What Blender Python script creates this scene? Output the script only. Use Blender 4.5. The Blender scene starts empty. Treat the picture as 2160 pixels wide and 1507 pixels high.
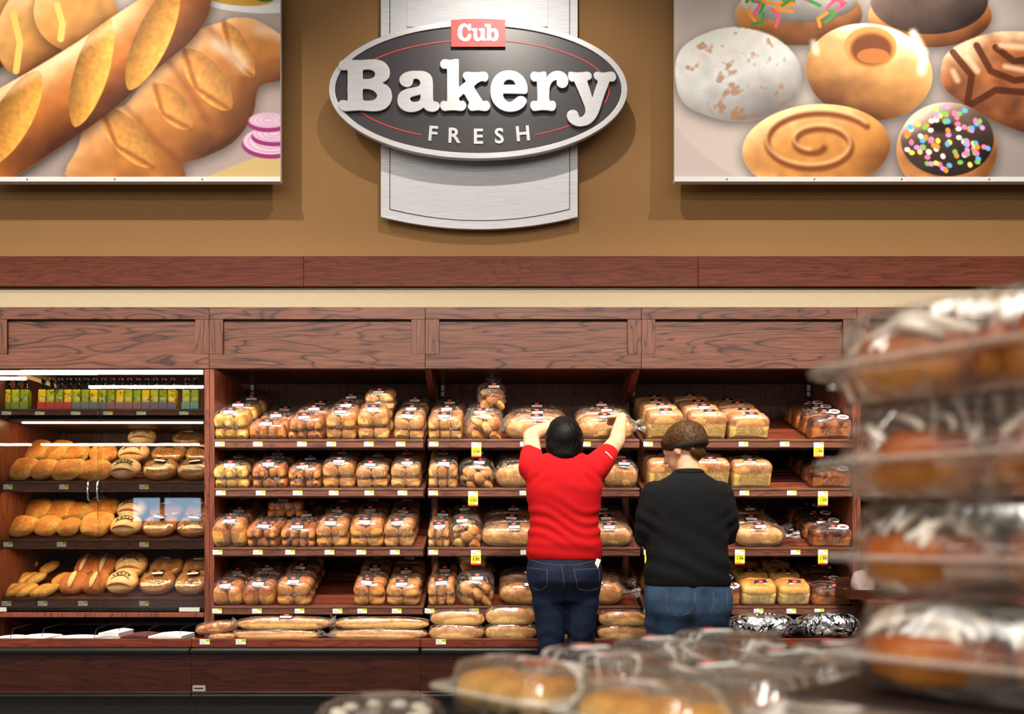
import bpy, bmesh, math, random
import numpy as np
from mathutils import Vector, Matrix, Euler
from mathutils.bvhtree import BVHTree
random.seed(7); RNG = np.random.default_rng(7)
PI = math.pi
SC = bpy.context.scene
COL = SC.collection
# ---------------------------------------------------------------- camera
F, CX, HY, D0, CH = 1760.0, 1065.0, 1130.0, 4.7, 1.12   # focal px, principal x, horizon y, distance to the case fronts, camera height
cam_d = bpy.data.cameras.new('camera'); cam = bpy.data.objects.new('camera', cam_d); COL.objects.link(cam)
cam.location = (0, -D0, CH); cam.rotation_euler = (PI/2, 0, 0)
cam_d.sensor_width = 36; cam_d.lens = 36*F/2160
cam_d.shift_x = (1080-CX)/2160; cam_d.shift_y = (HY-753.5)/2160
cam_d.clip_start = .05; cam_d.clip_end = 100
cam_d.dof.use_dof = True; cam_d.dof.focus_distance = D0-.05; cam_d.dof.aperture_fstop = 2.4
SC.camera = cam
# ---------------------------------------------------------------- world, lamps, exposure
SC.view_settings.view_transform = 'Standard'; SC.view_settings.look = 'None'
SC.view_settings.exposure = -0.1; SC.view_settings.gamma = 1; SC.view_settings.use_curve_mapping = False
SC.cycles.transparent_max_bounces = 24
w = bpy.data.worlds.new('world'); SC.world = w; w.use_nodes = True
w.node_tree.nodes['Background'].inputs[0].default_value = (1, .93, .84, 1)
w.node_tree.nodes['Background'].inputs[1].default_value = .025
def area(name, loc, sx, sy, power, color=(1, .93, .82), aim=(0, 0, -1), spread=180):
    l = bpy.data.lights.new(name, 'AREA'); l.shape = 'RECTANGLE'; l.size = sx; l.size_y = sy; l.energy = power; l.color = color; l.spread = math.radians(spread)
    o = bpy.data.objects.new(name, l); COL.objects.link(o); o.location = loc
    o.rotation_euler = Vector(aim).to_track_quat('-Z', 'Y').to_euler()
    return o
def spot(name, loc, target, power, angle=80, blend=.6, size=.035, color=(1, .88, .72)):
    l = bpy.data.lights.new(name, 'SPOT'); l.energy = power; l.spot_size = math.radians(angle); l.spot_blend = blend
    l.shadow_soft_size = size; l.color = color
    o = bpy.data.objects.new(name, l); COL.objects.link(o); o.location = loc
    o.rotation_euler = (Vector(target)-Vector(loc)).to_track_quat('-Z', 'Y').to_euler()
    return o
for ly, pw in ((-2.0, 45), (-4.4, 60)): area('added_glint_tube', (0, ly, 4.5), 9, .05, pw, aim=(0, .5, -1))  # added unseen tubes, put in for sparkle on the bag film
# added shelf flood, then store ceiling lamps (behind and above the camera)
area('added_shelf_flood', (0, -3.0, 4.6), 9, .2, 165, aim=(0, 3.05, -2.8), spread=44)  # added flood, narrow beam shaped so light falls off down the shelves
area('ceiling_or_added_lamp', (0, -6.2, 4.6), 10, .2, 260, aim=(0, .3, -1), spread=110)
for lx, ly, ll in ((-16.2, -13.6, 2.6), (-13.4, -13.9, 1.8), (-11.3, -13.2, 1.6), (-8.3, -14.3, 2.7), (-4.9, -14.5, 3.0), (-1, -14.5, 3.0), (3, -14.5, 3.0)):
    area('ceiling_or_added_lamp', (lx*1.04, ly-1.1, 4.7), ll*1.04, .06, 20*ll, aim=(0, 1, -.6))
for k in range(6): area('ceiling_or_added_lamp', (-30+7*k, -30-.6*(k < 1), 4.9), 6.6, .08, 50, aim=(0, 1, -.5))
for lx, ll in ((-14.9, 1.1), (-13.4, 1.5), (-11.6, .9)): area('store_window', (lx, -30, 2.2), ll, .95, 16*ll, (.5, .72, 1), aim=(0, 1, 0))
for lx in (-11, -16.5, -22): area('ceiling_or_added_lamp', (lx, -6.5, 4.7), .18, 11, 230, aim=(1, .0, -.6))  # added unseen rows, put in for streak highlights on the plastic boxes
# track spots that wash the sign wall
for sx, pw in ((-2.7, 400), (0, 230), (2.7, 400)):
    spot('track_spot', (sx, -1.0, 5.5), (sx*.95, .7, 2.7), pw, 86, .9, color=(1, .92, .8))
# ---------------------------------------------------------------- pixel helpers (photo calibration)
def WX(px, D=D0): return (px-CX)/F*D
def WZ(py, D=D0): return CH+(HY-py)/F*D
def Wp(px, py, D): return Vector((WX(px, D), D-D0, WZ(py, D)))
# ---------------------------------------------------------------- materials
def srgb(r, g, b):
    f = lambda c: (c/255/12.92) if c/255 <= .04045 else ((c/255+.055)/1.055)**2.4
    return (f(r), f(g), f(b), 1)
class N:
    """small node-graph helper"""
    def __init__(s, name):
        s.m = bpy.data.materials.new(name); s.m.use_nodes = True; s.t = s.m.node_tree
        s.t.nodes.clear(); s.out = s.n('ShaderNodeOutputMaterial')
    def n(s, t, **kw):
        x = s.t.nodes.new(t)
        for k, v in kw.items(): setattr(x, k, v)
        return x
    def set(s, node, **kw):
        for k, v in kw.items(): node.inputs[k.replace('_', ' ')].default_value = v
        return node
    def l(s, a, b): s.t.links.new(a, b)
    def bsdf(s, color=None, rough=.5, metal=0, spec=.5):
        b = s.n('ShaderNodeBsdfPrincipled'); b.inputs['Roughness'].default_value = rough; b.inputs['Metallic'].default_value = metal
        b.inputs['Specular IOR Level'].default_value = spec
        if color is not None: b.inputs['Base Color'].default_value = color
        s.l(b.outputs[0], s.out.inputs[0]); s.b = b
        return b
    def coords(s, kind='Object', scale=(1, 1, 1), jitter=True):
        tc = s.n('ShaderNodeTexCoord'); mp = s.n('ShaderNodeMapping'); s.l(tc.outputs[kind], mp.inputs[0])
        mp.inputs['Scale'].default_value = scale
        if jitter:
            oi = s.n('ShaderNodeObjectInfo'); mu = s.n('ShaderNodeMath', operation='MULTIPLY'); mu.inputs[1].default_value = 37
            s.l(oi.outputs['Random'], mu.inputs[0]); s.l(mu.outputs[0], mp.inputs['Location'])
        return mp.outputs[0]
    def noise(s, vec, scale=5, detail=3, rough=.55, dist=0):
        x = s.n('ShaderNodeTexNoise'); s.l(vec, x.inputs['Vector'])
        s.set(x, Scale=scale, Detail=detail, Roughness=rough, Distortion=dist); return x.outputs[0]
    def ramp(s, fac, stops, interp='LINEAR'):
        r = s.n('ShaderNodeValToRGB'); s.l(fac, r.inputs[0]); r.color_ramp.interpolation = interp
        e = r.color_ramp.elements
        while len(e) < len(stops): e.new(.5)
        for i, (p, c) in enumerate(stops): e[i].position = p; e[i].color = c
        return r.outputs[0]
    def mix(s, fac, a, b, blend='MIX'):
        m = s.n('ShaderNodeMix', data_type='RGBA', blend_type=blend)
        for v, i in ((fac, 0), (a, 6), (b, 7)):
            if hasattr(v, 'links') or hasattr(v, 'is_linked'): s.l(v, m.inputs[i])
            else: m.inputs[i].default_value = v
        return m.outputs[2]
    def bump(s, h, strength=.3, dist=.01):
        b = s.n('ShaderNodeBump'); s.set(b, Strength=strength, Distance=dist); s.l(h, b.inputs['Height']); return b.outputs[0]
MATS = {}
def plain(name, rgb, rough=.5, metal=0, spec=.5, noise=.0, bump=0, nscale=60):
    if name in MATS: return MATS[name]
    g = N(name); c = srgb(*rgb); g.bsdf(c, rough, metal, spec)
    v = g.coords(jitter=False); n = g.noise(v, nscale, 3)
    d = tuple(x*(1-noise) for x in c[:3])+(1,)
    if noise: g.l(g.ramp(n, [(.3, d), (.7, c)]), g.b.inputs['Base Color'])
    if bump: g.l(g.bump(n, bump, .004), g.b.inputs['Normal'])
    MATS[name] = g.m; return g.m
def wood(name, light, dark, axis='x', rough=.35, scale=1.0, spec=.4):
    g = N(name); g.bsdf(None, rough, 0, spec)
    st = {'x': (.13, 1, 1), 'z': (1, 1, .12), 'y': (1, .13, 1)}[axis]
    v = g.coords(scale=tuple(q*scale for q in st))
    n1 = g.noise(v, 6.5, 3, .5, .5)
    m = g.n('ShaderNodeMath', operation='MULTIPLY'); m.inputs[1].default_value = 13; g.l(n1, m.inputs[0])
    fr = g.n('ShaderNodeMath', operation='PINGPONG'); fr.inputs[1].default_value = .5; g.l(m.outputs[0], fr.inputs[0])
    st2 = {'x': (.05, 1, 1), 'z': (1, 1, .04), 'y': (1, .05, 1)}[axis]
    v2 = g.coords(scale=tuple(q*scale for q in st2)); n2 = g.noise(v2, 110, 3, .6)
    n3 = g.noise(v, 1.6, 2)
    L, Dk = srgb(*light), srgb(*dark)
    Mid = tuple((a*.7+b*.3) for a, b in zip(L, Dk))
    c1 = g.ramp(fr.outputs[0], [(0, Dk), (.1, Mid), (.26, L)])
    c2 = g.ramp(n2, [(.35, (.45, .45, .45, 1)), (.62, (1, 1, 1, 1))])
    c = g.mix(.75, c1, c2, 'MULTIPLY')
    c = g.mix(.55, c, g.ramp(n3, [(.3, (.62, .55, .55, 1)), (.7, (1.0, 1, 1, 1))]), 'MULTIPLY')
    g.l(c, g.b.inputs['Base Color']); g.l(g.bump(n2, .08, .002), g.b.inputs['Normal'])
    MATS[name] = g.m; return g.m
def crust(name, top, side, spot=None, rough=.5, zsplit=(.15, .6), nscale=9, contrast=1.0, bump=.25):
    """baked bread: paler towards the base, mottled"""
    g = N(name); g.bsdf(None, rough, 0, .35)
    tc = g.n('ShaderNodeTexCoord'); sp = g.n('ShaderNodeSeparateXYZ'); g.l(tc.outputs['Generated'], sp.inputs[0])
    v = g.coords(); n = g.noise(v, nscale, 4, .6); nf = g.noise(v, nscale*9, 3, .6)
    add = g.n('ShaderNodeMath', operation='MULTIPLY_ADD'); g.l(n, add.inputs[0]); add.inputs[1].default_value = .7*contrast; g.l(sp.outputs[2], add.inputs[2])
    sub = g.n('ShaderNodeMath', operation='SUBTRACT'); g.l(add.outputs[0], sub.inputs[0]); sub.inputs[1].default_value = .35*contrast
    T, S = srgb(*top), srgb(*side)
    stops = [(zsplit[0], S), (zsplit[1], T)]
    if spot: stops.append((min(1, zsplit[1]+.38), srgb(*spot)))
    c = g.ramp(sub.outputs[0], stops)
    oi = g.n('ShaderNodeObjectInfo')
    c = g.mix(.5, c, g.ramp(oi.outputs['Random'], [(0, (.78, .74, .7, 1)), (1, (1.0, 1, 1, 1))]), 'MULTIPLY')
    nm = g.noise(v, nscale*3.2, 4, .65, .6)
    c = g.mix(.6, c, g.ramp(nm, [(.34, (.66, .54, .42, 1)), (.5, (1, .98, .95, 1)), (.68, (1.08, 1.08, 1.06, 1))]), 'MULTIPLY')
    c = g.mix(.45, c, g.ramp(nf, [(.35, (.7, .62, .55, 1)), (.6, (1, 1, 1, 1))]), 'MULTIPLY')
    g.l(c, g.b.inputs['Base Color']); g.l(g.bump(nm, bump*1.4, .008), g.b.inputs['Normal'])
    MATS[name] = g.m; return g.m
def film(name, glint_haze=.05, gloss=.1, rough=.16, scale=26, tint=(1, 1, 1, 1), bump=.9, base=0.0):
    """thin clear plastic: see-through, glossy, crinkled"""
    g = N(name); v = g.coords(scale=(1, 1, 1)); n = g.noise(v, scale, 3, .6, 1.6); n2 = g.noise(v, scale*.55, 2, .5, 3.0)
    nb = g.bump(n, bump, .008)
    tr = g.n('ShaderNodeBsdfTransparent'); tr.inputs[0].default_value = tint
    gl = g.n('ShaderNodeBsdfGlossy'); gl.inputs['Roughness'].default_value = rough; g.l(nb, gl.inputs['Normal'])
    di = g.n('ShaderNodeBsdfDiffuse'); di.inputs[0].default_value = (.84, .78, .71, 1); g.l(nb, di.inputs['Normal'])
    lw = g.n('ShaderNodeLayerWeight'); lw.inputs['Blend'].default_value = .35; g.l(nb, lw.inputs['Normal'])
    ma = g.n('ShaderNodeMath', operation='MULTIPLY_ADD'); g.l(lw.outputs['Fresnel'], ma.inputs[0]); ma.inputs[1].default_value = .48; ma.inputs[2].default_value = gloss
    ma.use_clamp = True
    m1 = g.n('ShaderNodeMixShader'); g.l(ma.outputs[0], m1.inputs[0]); g.l(tr.outputs[0], m1.inputs[1]); g.l(gl.outputs[0], m1.inputs[2])
    hz = g.ramp(n2, [(.475, (glint_haze*.12+base,)*3+(1,)), (.5, (glint_haze*3.0+base,)*3+(1,)), (.525, (glint_haze*.12+base,)*3+(1,))])  # pale streaks paint crinkle highlights into the film as diffuse colour
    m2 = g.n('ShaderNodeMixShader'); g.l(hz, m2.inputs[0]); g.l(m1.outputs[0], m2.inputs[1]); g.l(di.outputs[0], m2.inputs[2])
    g.l(m2.outputs[0], g.out.inputs[0]); MATS[name] = g.m; return g.m
def glass(name, gloss=.0, rough=0.0, tint=(.97, .98, .97, 1)):
    g = N(name); tr = g.n('ShaderNodeBsdfTransparent'); tr.inputs[0].default_value = tint
    gl = g.n('ShaderNodeBsdfGlossy'); gl.inputs['Roughness'].default_value = rough
    fr = g.n('ShaderNodeFresnel'); fr.inputs[0].default_value = 1.5
    ma = g.n('ShaderNodeMath', operation='ADD'); g.l(fr.outputs[0], ma.inputs[0]); ma.inputs[1].default_value = gloss
    m1 = g.n('ShaderNodeMixShader'); g.l(ma.outputs[0], m1.inputs[0]); g.l(tr.outputs[0], m1.inputs[1]); g.l(gl.outputs[0], m1.inputs[2])
    g.l(m1.outputs[0], g.out.inputs[0]); MATS[name] = g.m; return g.m
def emit(name, rgb, strength):
    g = N(name); e = g.n('ShaderNodeEmission'); e.inputs[0].default_value = srgb(*rgb); e.inputs[1].default_value = strength
    g.l(e.outputs[0], g.out.inputs[0]); MATS[name] = g.m; return g.m
# ---------------------------------------------------------------- mesh helpers
class MB:
    def __init__(s): s.v = []; s.f = []; s.mi = []; s.sm = []
    def add(s, vs, fs, mi=0, smooth=False):
        o = len(s.v); s.v += [tuple(x) for x in vs]
        for q in fs: s.f.append(tuple(i+o for i in q)); s.mi.append(mi); s.sm.append(smooth)
        return s
    def box(s, a, b, mi=0, M=None):
        (x0, y0, z0), (x1, y1, z1) = a, b
        vs = [Vector(p) for p in ((x0, y0, z0), (x1, y0, z0), (x1, y1, z0), (x0, y1, z0), (x0, y0, z1), (x1, y0, z1), (x1, y1, z1), (x0, y1, z1))]
        if M is not None: vs = [M@p for p in vs]
        return s.add(vs, [(0, 3, 2, 1), (4, 5, 6, 7), (0, 1, 5, 4), (1, 2, 6, 5), (2, 3, 7, 6), (3, 0, 4, 7)], mi)
    def bbox(s, a, b, r=.003, mi=0, M=None):
        """bevelled box"""
        bm = bmesh.new(); bmesh.ops.create_cube(bm, size=1)
        for p in bm.verts: p.co = Vector((a[k]+(p.co[k]+.5)*(b[k]-a[k]) for k in range(3)))
        bmesh.ops.bevel(bm, geom=list(bm.edges), offset=r, segments=2, affect='EDGES', profile=.5)
        bm.verts.index_update()
        vs = [(M@p.co if M is not None else p.co.copy()) for p in bm.verts]; fs = [tuple(q.index for q in f.verts) for f in bm.faces]
        bm.free(); return s.add(vs, fs, mi)
    def tube(s, pts, r, n=8, mi=0, caps=True):
        pts = [Vector(p) for p in pts]; rings = []
        for i, p in enumerate(pts):
            t = (pts[min(i+1, len(pts)-1)]-pts[max(i-1, 0)]).normalized()
            u = t.orthogonal().normalized() if i == 0 else (u-t*u.dot(t)).normalized()
            q = t.cross(u); rr = r[i] if isinstance(r, (list, tuple)) else r
            rings.append([p+(u*math.cos(2*PI*k/n)+q*math.sin(2*PI*k/n))*rr for k in range(n)])
        return s.rings(rings, mi, caps)
    def rings(s, rings, mi=0, caps=True, smooth=True):
        n = len(rings[0]); vs = [p for r in rings for p in r]; fs = []
        for i in range(len(rings)-1):
            for k in range(n):
                a, b = i*n+k, i*n+(k+1) % n; fs.append((a, b, b+n, a+n))
        if caps: fs.append(tuple(range(n))[::-1]); fs.append(tuple((len(rings)-1)*n+k for k in range(n)))
        return s.add(vs, fs, mi, smooth)
    def mesh(s, name, mats=()):
        me = bpy.data.meshes.new(name); me.from_pydata(s.v, [], s.f)
        for m in (mats if isinstance(mats, (list, tuple)) else [mats]): me.materials.append(m)
        me.polygons.foreach_set('material_index', s.mi); me.polygons.foreach_set('use_smooth', s.sm); me.update()
        return me
def put(name, me, parent=None, loc=(0, 0, 0), rot=(0, 0, 0), scale=None):
    o = bpy.data.objects.new(name, me); COL.objects.link(o); o.location = loc; o.rotation_euler = rot
    if scale is not None: o.scale = scale
    if parent is not None: o.parent = parent
    return o
def obj(name, mb, mats, parent=None, loc=(0, 0, 0), rot=(0, 0, 0)): return put(name, mb.mesh(name, mats), parent, loc, rot)
def tag(o, label, cat=None, group=None, kind=None):
    if label: o['label'] = label
    if cat: o['category'] = cat
    if group: o['group'] = group
    if kind: o['kind'] = kind
    return o
def thing(name, label, cat, loc=(0, 0, 0), rot=(0, 0, 0), group=None):
    return tag(put(name, None, None, loc, rot), label, cat, group)
def struct(o, label=None, cat=None): o['kind'] = 'structure'; tag(o, label, cat); return o
def sgnpow(a, e): return np.sign(a)*np.abs(a)**e
def superell(sx, sy, sz, e1=1, e2=1, nu=20, nv=12, noise=0, seed=0, freq=3.0, flat=None, crinkle=0):
    """rounded solid centred on x,y with its base at z=0 (sx,sy,sz full sizes) -> verts, faces"""
    rg = np.random.default_rng(seed); ph = rg.uniform(0, 6.28, (4, 3)); fr = rg.normal(0, freq, (4, 3))
    vs = []; fs = []
    for j in range(nv+1):
        t = -PI/2+PI*j/nv
        for i in range(nu):
            u = 2*PI*i/nu
            p = np.array([sgnpow(math.cos(t), e1)*sgnpow(math.cos(u), e2), sgnpow(math.cos(t), e1)*sgnpow(math.sin(u), e2), sgnpow(math.sin(t), e1)])
            if noise:
                d = sum(math.sin(fr[k]@p+ph[k, 0]) for k in range(4))/4
                c_ = crinkle*(1-abs(math.sin(2.6*fr[0]@p+ph[0, 1]+1.5*math.sin(1.7*fr[1]@p)))*2)*.5 if crinkle else 0
                p = p*(1+noise*d+c_)
            if flat is not None and p[2] < -flat: p[2] = -flat+(p[2]+flat)*.15
            vs.append(p*np.array([sx, sy, sz])/2)
    vs = np.array(vs); vs[:, 2] -= vs[:, 2].min()
    for j in range(nv):
        for i in range(nu):
            a, b = j*nu+i, j*nu+(i+1) % nu
            fs.append((a, b, b+nu, a+nu))
    return [Vector(p) for p in vs], fs
def super_mesh(name, mats, *a, **k):
    mb = MB(); v, f = superell(*a, **k); mb.add(v, f, 0, True); return mb.mesh(name, mats)
def lathe(prof, n=20):
    return [[Vector((r*math.cos(2*PI*k/n), r*math.sin(2*PI*k/n), z)) for k in range(n)] for r, z in prof]
def text_mesh(txt, size, mat, extrude=.0, align='CENTER', name='lettering', bold=0.0):
    c = bpy.data.curves.new(name, 'FONT'); c.body = txt; c.size = size; c.extrude = extrude; c.align_x = align; c.align_y = 'CENTER'; c.offset = bold; c.resolution_u = 3
    o = bpy.data.objects.new(name, c); COL.objects.link(o)
    me = bpy.data.meshes.new_from_object(o.evaluated_get(bpy.context.evaluated_depsgraph_get()))
    bpy.data.objects.remove(o); me.materials.clear(); me.materials.append(mat); return me
def smooth_poly(pts, k=3):
    """closed Catmull-Rom through the traced outline"""
    P = np.array(pts, float); n = len(P); out = []
    for i in range(n):
        p0, p1, p2, p3 = P[i-1], P[i], P[(i+1) % n], P[(i+2) % n]
        for j in range(k):
            t = j/k
            out.append(.5*((2*p1)+(-p0+p2)*t+(2*p0-5*p1+4*p2-p3)*t*t+(-p0+3*p1-3*p2+p3)*t**3))
    return out
def outline_mesh(loops, mat, extrude, bevel=0, name='letter'):
    """flat letter or plate from closed outlines in x,z; front faces -y"""
    c = bpy.data.curves.new(name, 'CURVE'); c.dimensions = '2D'; c.fill_mode = 'BOTH'; c.extrude = extrude; c.bevel_depth = bevel; c.bevel_resolution = 2
    for lp in loops:
        s = c.splines.new('POLY'); s.points.add(len(lp)-1); s.use_cyclic_u = True
        for p, q in zip(s.points, lp): p.co = (q[0], q[1], 0, 1)
    o = bpy.data.objects.new(name, c); COL.objects.link(o)
    me = bpy.data.meshes.new_from_object(o.evaluated_get(bpy.context.evaluated_depsgraph_get()))
    bpy.data.objects.remove(o); me.materials.clear(); me.materials.append(mat)
    me.transform(Matrix.Rotation(PI/2, 4, 'X')); return me
# ---------------------------------------------------------------- shared materials
TAN = plain('wall_paint', (146, 108, 66), .75, 0, .25, .06, .05, 220)
CREAM = plain('cream_paint', (176, 158, 132), .8, 0, .2, .04)
W_HEAD = wood('oak_header', (94, 55, 40), (38, 19, 15), 'x', .5, 1.0, .25)
W_HEADV = wood('oak_header_upright', (94, 55, 40), (42, 22, 18), 'z', .5, 1.0, .25)
W_TRIM = wood('cherry_trim', (106, 54, 38), (90, 43, 30), 'x', .5, 1.0, .12)
W_BACK = wood('dark_back_panel', (104, 62, 58), (66, 36, 36), 'z', .5)
W_LIP = wood('shelf_wood', (112, 66, 48), (74, 40, 31), 'x', .4, 1.6)
W_SLAT = wood('slat_wood', (128, 58, 36), (96, 40, 26), 'x', .35, 1.2)
W_SIDE = wood('side_wood', (128, 66, 44), (74, 34, 24), 'z', .4)
W_BASE = wood('base_wood', (68, 30, 18), (42, 17, 11), 'x', .3)
BLACK = plain('black_rubber', (16, 16, 18), .35)
DARK = plain('dark_metal', (24, 22, 22), .5)
STEEL = plain('satin_steel', (190, 190, 192), .28, 1)
CHROME = plain('chrome', (225, 225, 230), .12, 1)
WHITE = plain('white_paper', (235, 233, 228), .6, 0, .3)
PWHITE = plain('white_plastic', (225, 225, 228), .35)
LIME = plain('lime_print', (196, 214, 30), .6, 0, .3)
YELLOW = plain('yellow_print', (236, 224, 40), .6, 0, .3)
REDP = plain('red_print', (214, 44, 36), .6, 0, .3)
INK = plain('black_print', (22, 20, 20), .5, 0, .3)
GREYINK = plain('grey_print', (110, 112, 125), .6, 0, .3)
FLOORM = plain('floor_tile', (96, 84, 74), .35, 0, .5, .15, 0, 6)
CLEAR = glass('clear_acrylic', -.015, .03, (1, 1, 1, 1))
PANE = glass('door_glass', .02, 0)
# ---------------------------------------------------------------- room
WD = 5.42; WY = WD-D0                       # wall distance
struct(obj('wall_back', MB().box((-6, WY, 0), (6.5, WY+.12, 5.8)), TAN), 'tan painted wall above the bread cases', 'wall')
struct(obj('wall_lower', MB().box((-6, WY-.012, 2.2), (6.5, WY, WZ(612, WD))), CREAM), 'cream strip of wall between wood band and cases', 'wall')
struct(obj('floor', MB().box((-8, -34, -.1), (8, WY, 0)), FLOORM), 'store floor in front of the cases', 'floor')
tr = struct(put('trim_1', None), 'horizontal cherry wood band across the tan wall', 'trim')
xs = [WX(p, WD) for p in (-700, -180, 643, 1470, 2300, 2900)]
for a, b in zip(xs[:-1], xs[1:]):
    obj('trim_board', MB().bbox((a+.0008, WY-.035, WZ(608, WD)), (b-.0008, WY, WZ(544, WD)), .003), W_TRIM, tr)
    obj('trim_shadow_line', MB().box((a, WY-.018, WZ(612, WD)), (b, WY, WZ(608, WD)-.0005)), W_BASE, tr)  # dark strip standing in for the shadow line under the band
# ---------------------------------------------------------------- posters: flat print computed per vertex
def box_blur(a, r):
    r = max(1, int(r))
    for ax in (0, 1):
        p = np.pad(a, [(r+1, r) if k == ax else (0, 0) for k in (0, 1)], mode='edge'); c = np.cumsum(p, ax)
        a = (np.take(c, range(2*r+1, c.shape[ax]), ax)-np.take(c, range(0, c.shape[ax]-2*r-1), ax))/(2*r+1)
    return a
class Print:
    """a printed photograph: shapes in picture coordinates"""
    def __init__(s, x0, x1, y0, y1, step, bg):
        s.x = np.arange(x0, x1+.1, step); s.y = np.arange(y0, y1+.1, step); s.X, s.Y = np.meshgrid(s.x, s.y); s.step = step
        s.c = np.zeros(s.X.shape+(3,)); s.c[:] = np.array(bg)/255.
        rg = np.random.default_rng(3); s.n = []
        for r in (2, 5, 12, 30): q = box_blur(box_blur(rg.normal(0, 1, s.X.shape), r), r); s.n.append(q/q.std())
    def poly(s, pts, k=4):
        P = np.array(smooth_poly(pts, k)); ins = np.zeros(s.X.shape, bool); n = len(P)
        for i in range(n):
            (xa, ya), (xb, yb) = P[i], P[(i+1) % n]
            if ya == yb: continue
            ins ^= ((ya > s.Y) != (yb > s.Y)) & (s.X < (xb-xa)*(s.Y-ya)/(yb-ya)+xa)
        return box_blur(ins.astype(float), 1)
    def ell(s, cx, cy, rx, ry, ang=0):
        a = math.radians(ang); dx, dy = s.X-cx, s.Y-cy
        u, v = dx*math.cos(a)+dy*math.sin(a), -dx*math.sin(a)+dy*math.cos(a)
        d = np.sqrt((u/rx)**2+(v/ry)**2); return np.clip((1-d)*min(rx, ry)/s.step/1.5+.5, 0, 1)
    def lens(s, x0, y0, x1, y1, wd):
        dx, dy = x1-x0, y1-y0; L = math.hypot(dx, dy); t = ((s.X-x0)*dx+(s.Y-y0)*dy)/L/L; q = ((s.X-x0)*-dy+(s.Y-y0)*dx)/L
        h = wd*np.clip(4*t*(1-t), 0, 1)**.6; return np.clip((h-np.abs(q))/s.step/2+.5, 0, 1)*(t > 0)*(t < 1), q/wd
    def line(s, pts, wd):
        m = np.zeros(s.X.shape)
        for (x0, y0), (x1, y1) in zip(pts[:-1], pts[1:]):
            dx, dy = x1-x0, y1-y0; t = np.clip(((s.X-x0)*dx+(s.Y-y0)*dy)/(dx*dx+dy*dy+1e-6), 0, 1)
            m = np.maximum(m, np.clip((wd-np.hypot(s.X-x0-t*dx, s.Y-y0-t*dy))/s.step/1.5+.5, 0, 1))
        return m
    def lay(s, m, col, a=1.0):
        s.c = s.c*(1-(m*a)[..., None])+np.array(col)/255.*(m*a)[..., None] if np.ndim(col) == 1 else s.c*(1-(m*a)[..., None])+col*(m*a)[..., None]
    def solid(s, m, lit, dark, rad, L=(-.45, -.75), mott=.06, nz=1, shine=0, drop=.55):
        """a rounded body in the printed picture, with its contact shade"""
        sh = box_blur(box_blur(m, 14/s.step), 14/s.step); s.c *= (1-drop*np.clip(np.roll(sh, int(8/s.step), 0), 0, 1)*(1-m))[..., None]
        h = m.copy()
        for _ in range(2): h = box_blur(h, rad/s.step)
        h = np.sqrt(np.clip(h*1.9-.55, 0, 2)); gy, gx = np.gradient(h*rad*1.5, s.step)
        nz_ = 1/np.sqrt(1+gx*gx+gy*gy); k = (-(gx*-L[0]+gy*-L[1])*nz_)
        t = np.clip(.5-.85*k+.12*s.n[2]*mott*4, 0, 1)
        dk, md = np.array(dark)/255.*.62, np.array(lit)/255.*.82; lt = np.array(lit)/255.*.55+np.array([1, .9, .8])*.42
        T3 = t[..., None]; col = np.where(T3 < .5, dk+(md-dk)*np.clip(T3*2, 0, 1)**.8, md+(lt-md)*np.clip(T3*2-1, 0, 1)**1.6)
        col = col*(1+mott*s.n[nz][..., None]*.6)
        if shine: col = col+shine*np.clip(t-.8, 0, 1)[..., None]*4*np.array([1, .97, .92])
        s.lay(m, np.clip(col, 0, 1)); return t
    def mesh(s, name, D, gain=1.0):
        H, Wd = s.X.shape; v = np.zeros((H*Wd, 3)); v[:, 0] = (s.X.ravel()-CX)/F*D; v[:, 1] = D-D0; v[:, 2] = CH+(HY-s.Y.ravel())/F*D
        i = np.arange(H*Wd).reshape(H, Wd); q = np.stack([i[1:, :-1], i[1:, 1:], i[:-1, 1:], i[:-1, :-1]], -1).reshape(-1, 4)
        me = bpy.data.meshes.new(name); me.from_pydata(v.tolist(), [], q.tolist())
        c = np.clip(s.c*gain, 0, 1); c = np.where(c <= .04045, c/12.92, ((c+.055)/1.055)**2.4)
        at = me.color_attributes.new('print', 'FLOAT_COLOR', 'POINT'); at.data.foreach_set('color', np.concatenate([c.reshape(-1, 3), np.ones((H*Wd, 1))], 1).ravel().astype(np.float32))
        return me
g = N('poster_print'); g.bsdf(None, .6, 0, .15); at = g.n('ShaderNodeVertexColor'); at.layer_name = 'print'; g.l(at.outputs[0], g.b.inputs['Base Color']); PRINT = g.m
PD = WD-.13
p = Print(-50, 592, -46, 376, 1.4, (176, 158, 152))                     # loaves
p.c *= (1-.12*np.clip((300-p.X)/400, 0, 1))[..., None]
p.lay(p.ell(560, -40, 190, 68), (222, 222, 224)); p.lay(p.ell(565, -48, 170, 56), (206, 206, 212))
p.lay(p.ell(505, -4, 70, 16, 4), (200, 150, 60)); p.lay(p.ell(560, -4, 20, 8), (80, 100, 50))
p.lay(p.poly([(430, 376), (600, 318), (640, 390), (430, 390)]), (206, 178, 120))
for (cx, cy, rx, ry) in ((-20, 60, 66, 110), (70, 60, 74, 105), (160, 30, 90, 80)): p.solid(p.ell(cx, cy, rx, ry, 20), (226, 160, 84), (150, 80, 30), 40)
for q in ([(28, 30), (42, 90), (34, 150)], [(120, 10), (132, 50), (128, 82)]): p.lay(p.line(q, 7), (222, 176, 92))
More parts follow.
